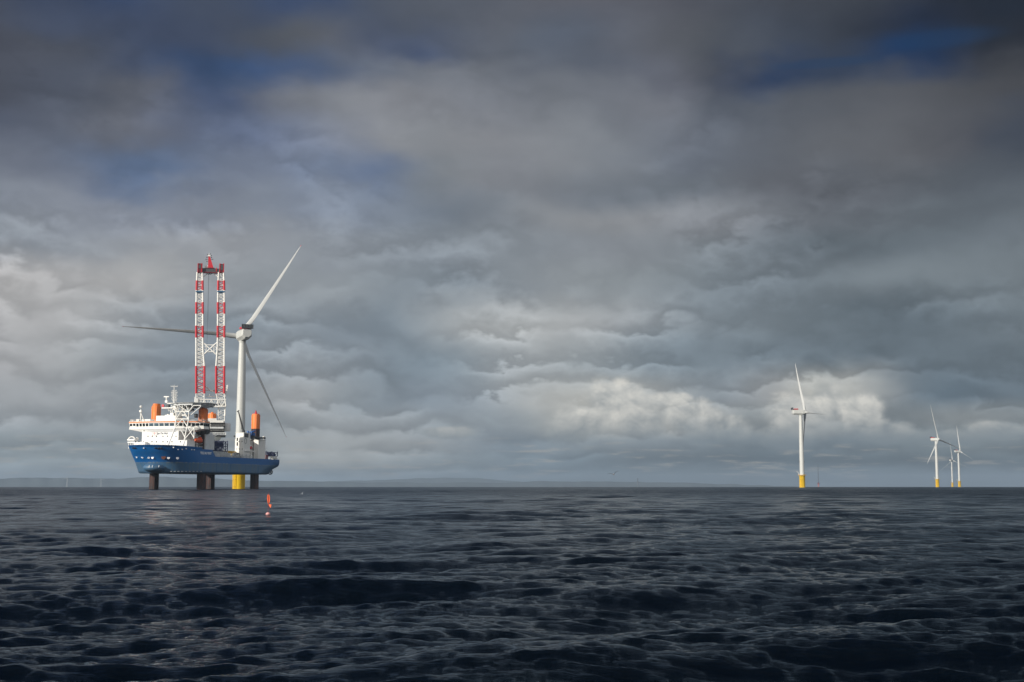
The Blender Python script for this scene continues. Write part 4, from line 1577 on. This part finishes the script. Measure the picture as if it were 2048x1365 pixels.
slab(fl_, 420, 865, 452, 870.5, -6, 8, 0)
slab(fl_, 417, 870.5, 451, 873.5, -6.5, 8.5, 2)
slab(fl_, 419, 857.5, 449, 865, -5.6, 7.4, 2)
slab(fl_, 416, 853.8, 447, 857.5, -6, 8, 0)
slab(fl_, 421, 845.5, 450, 853.8, -5.6, 7.4, 2)
slab(fl_, 414.5, 846, 423, 866, -3, 6, 1)
slab(fl_, 415, 837, 433, 846, -5, 5, 1)
slab(fl_, 433, 841, 447, 847, -5, 6, 1)
for x in range(418, 450, 3):
    for (y0, y1) in ((864, 860.5), (853.5, 850.5), (871, 866)):
        fl_.tube(PC(x, y0, -6.2), PC(x, y1, -6.2), .1, 4, 2)
for y in (860.7, 850.7, 866.3):
    fl_.tube(PC(417, y, -6.2), PC(450, y, -6.2), .09, 4, 1)
fl_.build('crane_house', [M_GREY, M_WHITE, M_BLACK], crane)
cw = MB()
p = PC(452.5, 863, 2)
zt3 = PC(452.5, 846.5, 2).z
cw.lathe([(2.6, p.z), (2.9, p.z + .5), (2.9, zt3 - .6), (2.5, zt3)], c=(p.x, p.y, 0), n=20)
cw.build('winch_drum', M_GREY, crane)
rk = MB()
lattice(rk, (437, 449, 846), (436.5, 449.5, 815), 0, 0, 1.5, 4.0, 6, .3, .16, 0)
rk.tube(PC(450.2, 832, -1), PC(450.4, 795, -1), .42, 8)
rk.tube(PC(450.4, 795, -1), PC(454, 776, -1), .32, 8)
rk.tube(PC(449.5, 832, 4), PC(450, 795, 4), .36, 8)
rk.tube(PC(410, 772.5, 4), PC(423.5, 783, 3), .35, 8)
rk.tube(PC(423.5, 783, 3), PC(440, 784.5, 2), .35, 8)
rk.tube(PC(410, 772.5, 4), PC(408, 786, 2), .3, 8)
rk.tube(PC(405, 781, 3), PC(438, 781.5, 3), .28, 8)
rk.tube(PC(412, 793, 2), PC(432, 793.5, 2), .3, 6)
rk.tube(PC(419, 788, 2), PC(419, 793, 2), .2, 6)
slab(rk, 449, 773.5, 455.5, 778, -2, 2)
slab(rk, 452.5, 770.5, 456, 774, -2, 2)
slab(rk, 450, 779, 454.5, 782, -2, 2)
rk.tube(PC(415, 827, 0), PC(436, 829.5, 0), .35, 6)
rk.tube(PC(408, 813.8, -3), PC(440, 814, -3), .4, 8)
rk.build('gantry_frame', M_WHITE, crane)
# boom feet: white base frames and the cross girder
bf = MB()
lattice(bf, (391.5, 408.5, 812), (392.3, 408.5, 787.5), 0, 0, 0, 4.2, 4, .38, .22, 0)
lattice(bf, (437, 452, 812), (432.5, 448.3, 787.5), 0, 0, 0, 4.2, 4, .38, .22, 0)
for y in (799.5, 813.5):
    for dv in (-2.1, 2.1):
        bf.tube(PC(391, y, dv), PC(452, y, dv), .42, 8)
for k in range(8):
    x0, x1 = 395 + k * 7, 395 + (k + 1) * 7
    for dv in (-2.1, 2.1):
        bf.tube(PC(x0, 813.5 if k % 2 else 799.5, dv), PC(x1, 799.5 if k % 2 else 813.5, dv), .26, 6)
        bf.tube(PC(x1, 799.5, dv), PC(x1, 813.5, dv), .18, 5)
for x in (389.5, 392.5):
    bf.tube(PC(x, 794, -2), PC(x, 812, -2), .22, 6)
slab(bf, 389.5, 797, 396, 806, -3, -1)
bf.build('boom_base', M_WHITE, crane)
dkk = MB()
slab(dkk, 434, 808, 448, 813, -1.5, 3)
slab(dkk, 395, 806, 404, 811, -1, 2.5)
dkk.build('boom_winch', M_DGREY, crane)
bo = MB()
YL = (787.5, 732.5, 700, 675.5, 652, 628, 605, 581, 561.5, 545)
MI = (1, 0, 0, 1, 0, 1, 0, 1, 0)
XL = {787.5: (392.4, 408.8), 732.5: (392.3, 408.9), 700: (392.3, 406.0), 675.5: (392.3, 405.6), 652: (392.3, 405.6), 628: (392.4, 405.6), 605: (392.6, 405.6), 581: (393.0, 405.4), 561.5: (393.6, 405.2), 545: (394.5, 404.5)}
XR = {787.5: (432.3, 448.3), 732.5: (432.3, 448.6), 700: (434.6, 448.6), 675.5: (435.4, 448.8), 652: (435.4, 448.8), 628: (435.6, 448.8), 605: (435.6, 448.8), 581: (436.0, 448.6), 561.5: (436.6, 448.2), 545: (437.6, 447.2)}
BAYS = (9, 8, 5, 4, 4, 4, 4, 4, 3)
for X in (XL, XR):
    for i in range(9):
        a, b = YL[i], YL[i + 1]
        heavy = MI[i] == 1
        lattice(bo, (*X[a], a), (*X[b], b), 0, 0, 0, 3.6, BAYS[i], .78 if heavy else .60, .25, MI[i])
    for i in range(1, 9):
        y = YL[i]
        for dv in (-1.8, 1.8):
            bo.tube(PC(X[y][0], y, dv), PC(X[y][1], y, dv), .25, 6, 0)
# the cross-tie between both columns
for dv in (-1.7, 1.7):
    for A, B, r in (((405.8, 685), (432, 709), .5), ((434.5, 685), (408, 709), .5), ((414, 690.5), (427, 690.5), .36), ((412.5, 704), (428, 704), .36), ((406, 686), (414, 690.5), .36), ((434.5, 686), (427, 690.5), .36),
                    ((407, 709.5), (412.5, 704), .36), ((433.5, 709.5), (428, 704), .36), ((412.5, 691), (412.5, 704), .24), ((428, 691), (428, 704), .24), ((406.5, 697), (412.5, 692), .2), ((406.5, 697), (412.5, 702), .2), ((434, 697), (428, 692), .2), ((434, 697), (428, 702), .2)):
        bo.tube(PC(*A, dv), PC(*B, dv), r, 8, 0)
for X in (XL, XR):
    slab(bo, X[581][0] - 1.4, 582.2, X[581][1] + 1.6, 584.6, -2.6, 2.6, 2)
boom = bo.build('boom', [M_WHITE, M_RED, M_TEAL], crane)
bh = MB()
slab(bh, 395.2, 527, 404.6, 545, -2.6, 2.4, 0)
slab(bh, 438.4, 528, 447.8, 545, -2.6, 2.4, 0)
slab(bh, 396.5, 530, 402.0, 537, -2.9, -2.6, 1)
slab(bh, 440.5, 530, 446.0, 540, -2.9, -2.6, 1)
for x in (395.5, 447.3, 403.4, 439.5):
    slab(bh, x - .7, 526.8, x + .7, 545.3, -3.1, -2.55, 2)
slab(bh, 404.6, 536.5, 438.4, 544.3, -1.6, 1.6, 1)
slab(bh, 404.0, 543.6, 439, 545.2, -2.0, 2.0, 0)
slab(bh, 431.8, 536, 433.6, 543, -1.9, -1.6, 2)
slab(bh, 413, 535.2, 429, 537.0, -2, 2, 0)
for A, B in (((404, 556.5), (417, 546)), ((438, 556.5), (427, 546))):
    bh.tube(PC(*A, 0), PC(*B, 0), .3, 6, 3)
bh.build('boom_head', [M_DRED, M_DGREY, M_RED, M_WHITE], crane)
fj = MB()
for (a0, a1, b0, b1, dv) in ((416, 427, 417.2, 420.5, 0),):
    lo4 = [PC(416, 536.5, -1.6), PC(427, 536.5, -1.6), PC(427, 536.5, 1.6), PC(416, 536.5, 1.6)]
    hi4 = [PC(417.0, 511, -.5), PC(419.4, 511, -.5), PC(419.4, 511, .5), PC(417.0, 511, .5)]
    fj.loft([[tuple(p) for p in lo4], [tuple(l.lerp(h, .55)) for l, h in zip(lo4, hi4)], [tuple(p) for p in hi4]], 0, False)
for x, y in ((413.5, 515), (412, 519), (423, 515.5), (425.5, 519), (413.5, 523), (422.5, 512), (415, 509.5), (420.5, 508.5)):
    c = PC(x, y, 0)
    fj.tube(PC(418.3, y + 1.5, 0), c, .14, 5, 1)
    fj.ball(tuple(c), .38, n=8, m=5, mi=1)
fj.tube(PC(418.2, 511, 0), PC(418.2, 506.5, 0), .14, 5, 2)
slab(fj, 415.5, 510, 420.8, 513, -.8, .8, 2)
slab(fj, 409.5, 531, 416, 536, -1, 1, 2)
fj.build('fly_jib', [M_RED, M_DGREY, M_WHITE], crane)
hk = MB()
for dx_ in (-2.0, 1.6):
    c = PC(419.3 + dx_, 547.0, 0)
    d = PC(420.5 + dx_, 547.0, 0) - c
    d.normalize()
    for k in range(14):
        a0, a1 = 2 * math.pi * k / 14, 2 * math.pi * (k + 1) / 14
        hk.tube(c + d * .75 * math.cos(a0) + Vector((0, 0, .75 * math.sin(a0))), c + d * .75 * math.cos(a1) + Vector((0, 0, .75 * math.sin(a1))), .24, 6)
hk.tube(PC(417, 545.5, 0), PC(422.5, 545.5, 0), .3, 6)
hk.build('hook_block', M_BLACK, crane)
cb_ = MB()
cb_.tube(PC(417.3, 548, .3), PC(414.0, 690, .3), .075, 5)
cb_.tube(PC(418.0, 548, -.2), PC(416.2, 640, -.2), .05, 5)
cb_.build('hoist_cable', M_DGREY, crane)

# ------------------------------------------------------------------ things on the deck
TURN = math.atan2(FWD.y, FWD.x)


def W_(p):
    return SHIP + FWD * p[0] + PRT * p[1] + Vector((0, 0, p[2]))


def lifeboat(name, cen, L, w, h, mats, label, rz):
    root = empty(name, W_(cen), TURN + rz)
    tag(root, label, 'lifeboat', 'lifeboats on the vessel')
    rings = []
    for i in range(15):
        t = -1 + 2 * i / 14
        k = max(.06, (1 - abs(t) ** 2.6)) ** .55
        rings.append([(t * L / 2, w / 2 * k * math.cos(a), (h * .5 * math.sin(a) * (k ** .6) if math.sin(a) > 0 else h * .42 * math.sin(a) * k)) for a in np.linspace(0, 2 * math.pi, 20, endpoint=False)])
    MB().loft(rings, 0, True).build('boat_hull', mats[0], root)
    c = MB()
    c.bbox((-L * .30, -w * .22, h * .40), (-L * .08, w * .22, h * .62), .12)
    c.build('helm_cupola', mats[0], root)
    g = MB()
    for sgn in (1, -1):
        for k in range(-3, 4):
            g.tube((k * L * .11, sgn * w * .495, 0), (k * L * .11 + L * .055, sgn * w * .51, -.25), .05, 5)
        g.box((-L * .40, sgn * w * .46 - .04, -.05), (L * .40, sgn * w * .46 + .12, .1))
    g.build('fender', M_DGREY, root)
    return root


lifeboat('lifeboat', (45.8, 17.6, 30.3), 9.6, 3.5, 3.5, (M_ORANGE2,), 'orange enclosed lifeboat hung beside the grey house aft of the white bridge', 0)
dvt = MB()
for s in (43.0, 49.0):
    dvt.tube((s, 15.5, 25.06), (s, 15.5, 28.2), .35, 6)
    dvt.tube((s, 15.5, 28.2), (s, 18.8, 28.5), .25, 6)
    dvt.tube((s, 14.8, 25.06), (s, 14.8, 33.0), .3, 6)
    dvt.tube((s, 14.8, 33.0), (s, 17.6, 33.4), .25, 6)
dvt.build('lifeboat_davit', M_WHITE, ship)
q = PT(501.5, 896.3, 17.5)
lifeboat('lifeboat', (q.x, q.y, q.z), 6.5, 2.3, 2.3, (M_RED,), 'small dark red rescue boat under a white davit, between the two aft deckhouses', 0.35)
d2 = MB()
d2.tube(PT(496.5, 896.5, 18.2), PT(501.5, 890.8, 18.2), .4, 6)
d2.tube(PT(501.5, 890.8, 18.2), PT(504.5, 893.5, 18.2), .3, 6)
d2.tube((q.x + 1, q.y - 1.5, 20.76), (q.x + 1, q.y - 1.5, q.z - 1), .3, 6)
d2.tube((q.x - 1, q.y - 1.5, 20.76), (q.x - 1, q.y - 1.5, q.z - 1), .3, 6)
d2.build('rescue_davit', M_WHITE, ship)


def rack(name, s0, s1, t0, t1, z0, z1, ns, nz, label, cat, mat, fill):
    root = empty(name, W_(((s0 + s1) / 2, (t0 + t1) / 2, z0)), TURN)
    tag(root, label, cat)
    L, w, h = s1 - s0, t1 - t0, z1 - z0
    fr_ = MB()
    for i in range(ns + 1):
        x = -L / 2 + L * i / ns
        for y in (-w / 2, w / 2):
            fr_.box((x - .22, y - .22, 0), (x + .22, y + .22, h + (.7 if i % 2 == 0 else 0)))
        for k in range(nz + 1):
            fr_.box((x - .16, -w / 2 + .22, h * k / nz - .16), (x + .16, w / 2 - .22, h * k / nz + .16))
    for k in range(nz + 1):
        z = h * k / nz
        for y in (-w / 2, w / 2):
            for i in range(ns):
                x0, x1 = -L / 2 + L * i / ns + .22, -L / 2 + L * (i + 1) / ns - .22
                fr_.box((x0, y - .17, z - .17), (x1, y + .17, z + .17))
    for i in range(ns):
        x0, x1 = -L / 2 + L * i / ns, -L / 2 + L * (i + 1) / ns
        for k in range(nz):
            for y in (-w / 2, w / 2):
                if (i + k) % 2: fr_.tube((x0, y, h * k / nz), (x1, y, h * (k + 1) / nz), .16, 5)
                else: fr_.tube((x1, y, h * k / nz), (x0, y, h * (k + 1) / nz), .16, 5)
    fr_.build('frame', mat, root)
    cl_ = MB()
    rr2 = random.Random(int(L * 10))
    for i in range(fill):
        x = rr2.uniform(-L / 2 + 1, L / 2 - 1)
        z = rr2.choice([h * k / nz for k in range(nz)])
        cl_.bbox((x - rr2.uniform(.4, .9), -w / 2 + .4, z + .2), (x + rr2.uniform(.4, .9), w / 2 - .4, z + h / nz * rr2.uniform(.4, .95)), .06)
    cl_.build('clamp_block', mat, root)
    return root


s_a, s_b = on_t(428.5, 892, 15.5)[0], on_t(455, 892, 15.5)[0]
rack('steel_rack', s_b, s_a, 11.5, 15.5, PT(440, 902.5, 15.5).z, PT(440, 883, 15.5).z, 6, 2, 'dark blue steel rack on the working deck below the crane', 'rack', M_NAVY, 8)
sp = MB()
for s in np.linspace(s_b, s_a, 7):
    sp.bbox((s - .35, 11.3, 20.76), (s + .35, 15.7, PT(440, 902.9, 15.5).z - .02), .05)
sp.build('rack_support', M_GREY, ship)
s_a, s_b = on_t(449, 905, 13)[0], on_t(471, 905, 13)[0]
yf = empty('lifting_frame', W_(((s_a + s_b) / 2, 12.0, 20.76)), TURN)
tag(yf, 'yellow steel lifting frame lying on deck between rack and deckhouse', 'frame')
ym = MB()
L = s_a - s_b
h0, h1 = PT(460, 907.5, 13).z - 20.76, PT(460, 902.3, 13).z - 20.76
for y in (-1.6, 1.0):
    ym.box((-L / 2, y - .3, h0), (L / 2, y + .3, h0 + .6))
    ym.box((-L / 2, y - .2, h1 - .4), (L / 2, y + .2, h1))
    for k in range(7):
        x = -L / 2 + .3 + (L - .6) * k / 6
        ym.box((x - .2, y - .2, h0 + .6), (x + .2, y + .2, h1 - .4))
        if k < 6: ym.tube((x, y, h0 + .5), (x + L / 6, y, h1 - .3), .18, 5)
ym.box((-L / 2 + 2, -1.2, h0 + .2), (L / 2 - 5, .6, h1 - .1))
ym.build('beam_frame', M_YEL2, yf)
yl = MB()
for x in (-L / 2 + .5, 0, L / 2 - .5):
    for y in (-1.6, 1.0):
        yl.tube((x, y, 0), (x, y, h0), .3, 8)
yl.build('leg', M_YEL2, yf)
s_a, s_b = on_t(532.5, 908, 17)[0], on_t(555, 908, 17)[0]
z0_, z1_ = PT(545, 912.5, 17).z, PT(545, 905, 17).z
rack('cargo_basket', s_b, s_a, 12.0, 17.0, z0_, z1_, 4, 1, 'dark blue open cargo basket raised on supports at the ship stern', 'basket', M_NAVY, 6)
sp = MB()
for s in np.linspace(s_b + .6, s_a - .6, 3):
    for t in (12.3, 16.7):
        sp.tube((s, t, 20.76), (s, t, z0_ - .2), .3, 6)
a_, b_ = on_t(545, 916, 17.6)[0], on_t(552, 916, 17.6)[0]
sp.tube((a_, 17.6, 22.2), (b_, 17.6, 22.2), .75, 10)
sp.bbox((b_ - 3, 14, 20.76), (b_ - .5, 17, 22.4), .1)
sp.build('stern_support', M_WHITE, ship)
sd = MB()
a_ = on_t(534, 917, 18)[0]
sd.bbox((a_ - 2, 13, 20.76), (a_ + 1.0, 18, 23.8), .1)
sd.build('stern_winch', M_DRED, ship)
sr = MB()
for k in range(14):
    u = k / 13
    sr.tube((-69.3, -19 + 38 * u, 20.7), (-69.3, -19 + 38 * u, 22.0), .05, 4)
for k in range(10):
    u = k / 9
    sr.tube((-69.3 + 18 * u, 20.1, 20.7), (-69.3 + 18 * u, 20.1, 22.0), .05, 4)
for z in (21.4, 22.0):
    sr.tube((-69.3, -19, z), (-69.3, 20.1, z), .05, 4)
    sr.tube((-69.3, 20.1, z), (-51, 20.1, z), .05, 4)
for px, y0, y1 in ((559.5, 920, 909.5), (532.5, 905, 893)):
    p = PT(px, y0, 19.5)
    sr.tube((p.x, 19.5, 20.7), (p.x, 19.5, PT(px, y1, 19.5).z), .09, 5)
sr.build('stern_railing', M_WHITE, ship)

# ------------------------------------------------------------------ marker buoy
bp_ = at(536.0, 1026, 102.6)
bz = water_z(bp_.x, bp_.y)
buoy = empty('marker_buoy', (bp_.x, bp_.y, bz))
tag(buoy, 'orange flagged marker buoy floating in front of the vessel', 'buoy')
u = 102.6 / F_PX
fl2 = MB()
fl2.lathe([(.06, -.16), (.15, -.10), (.19, 0), (.15, .10), (.06, .15)], n=18, mi=0)
fl2.build('float', M_PALERED, buoy)
fl3 = MB().lathe([(.06, -.45), (.11, -.3), (.12, -.05), (.06, .0)], c=(-.16, 0, 0.02), n=12)
fl3.build('counterweight', M_DRED, buoy)
MB().tube((0, 0, -.5), (0.02, 0, 1.72), .018, 8).build('pole', M_DRED, buoy)


def flag(pts, name, mat):
    mb = MB()
    n = len(pts)
    fr_, bk = [], []
    for i, (x, z) in enumerate(pts):
        y = 0.035 * math.sin(x * 22 + z * 9)
        fr_.append((x, y - .006, z)); bk.append((x, y + .006, z))
    mb.loft([fr_, bk], 0, False)
    return mb.build(name, mat, buoy)


M_FLAG = paint('flag_orange', (0.90, 0.16, 0.05), 0.7, var=0.05, scale=4)
px_ = lambda x, y: ((x - 536.0) * u, (1026 - y) * u - .0)
flag([px_(534.0, 988.5), px_(535.5, 987), px_(537.8, 987.5), px_(538.8, 991), px_(539.2, 996), px_(538.8, 1001), px_(537.5, 1005.5), px_(536.2, 1007), px_(534.8, 1003), px_(533.8, 997)], 'flag', M_FLAG)
flag([px_(536.0, 1006.0), px_(542.4, 1007.0), px_(541.8, 1010.5), px_(540.6, 1013.8), px_(538.4, 1010)], 'pennant', M_FLAG)

# ------------------------------------------------------------------ gulls
M_GULLW = paint('gull_white', (0.75, 0.75, 0.74), 0.8, var=0.05, scale=6)
M_GULLG = paint('gull_grey', (0.10, 0.11, 0.12), 0.8, var=0.2, scale=6)


def gull(loc, rz, roll, size, lift, label, wm):
    root = empty('gull', loc, rz)
    root.rotation_euler = (roll, 0, rz)
    tag(root, label, 'bird', 'gulls over the sea')
    b = MB()
    prof = [(-.28, .008, .03), (-.22, .03, .03), (-.12, .06, .01), (0, .078, 0), (.10, .07, .005), (.17, .05, .02), (.21, .042, .035), (.25, .045, .045), (.285, .035, .045), (.305, .013, .038), (.35, .006, .028)]
    b.loft([[(x * size, r * size * math.cos(a), z * size + r * .9 * size * math.sin(a)) for a in np.linspace(0, 2 * math.pi, 12, endpoint=False)] for x, r, z in prof], 0, True)
    # tail fan
    b.loft([[(-.22 * size, -.03 * size, .03 * size), (-.22 * size, .03 * size, .03 * size), (-.22 * size, .03 * size, .045 * size), (-.22 * size, -.03 * size, .045 * size)],
            [(-.38 * size, -.075 * size, .03 * size), (-.38 * size, .075 * size, .03 * size), (-.38 * size, .075 * size, .036 * size), (-.38 * size, -.075 * size, .036 * size)]], 0, False)
    b.build('body', M_GULLW, root)
    for sg in (-1, 1):
        w = MB()
        rings = []
        for y, x0, x1, z, th_ in ((.05, .12, -.10, .03, .03), (.18, .16, -.07, .03 + lift * .11, .024), (.32, .17, -.03, .03 + lift * .20, .018), (.46, .10, -.06, .03 + lift * .215, .012), (.60, .0, -.12, .03 + lift * .21, .008), (.72, -.12, -.17, .03 + lift * .20, .004)):
            cx, hw = (x0 + x1) / 2, (x0 - x1) / 2
            rings.append([((cx + hw * math.cos(a)) * size, sg * y * size, (z + th_ * math.sin(a)) * size) for a in np.linspace(0, 2 * math.pi, 10, endpoint=False)])
        w.loft(rings, 0, True)
        w.build('wing', wm, root)
    return root


gull(at(1227.5, 949.2, 150), R(78), R(-16), 1.05, 0.9, 'gull gliding low above the horizon right of centre, dark winged', M_GULLG)
gull(at(604.5, 988.5, 230), R(110), R(-35), 0.55, 1.6, 'tiny white gull skimming the water right of the marker buoy', M_GULLW)
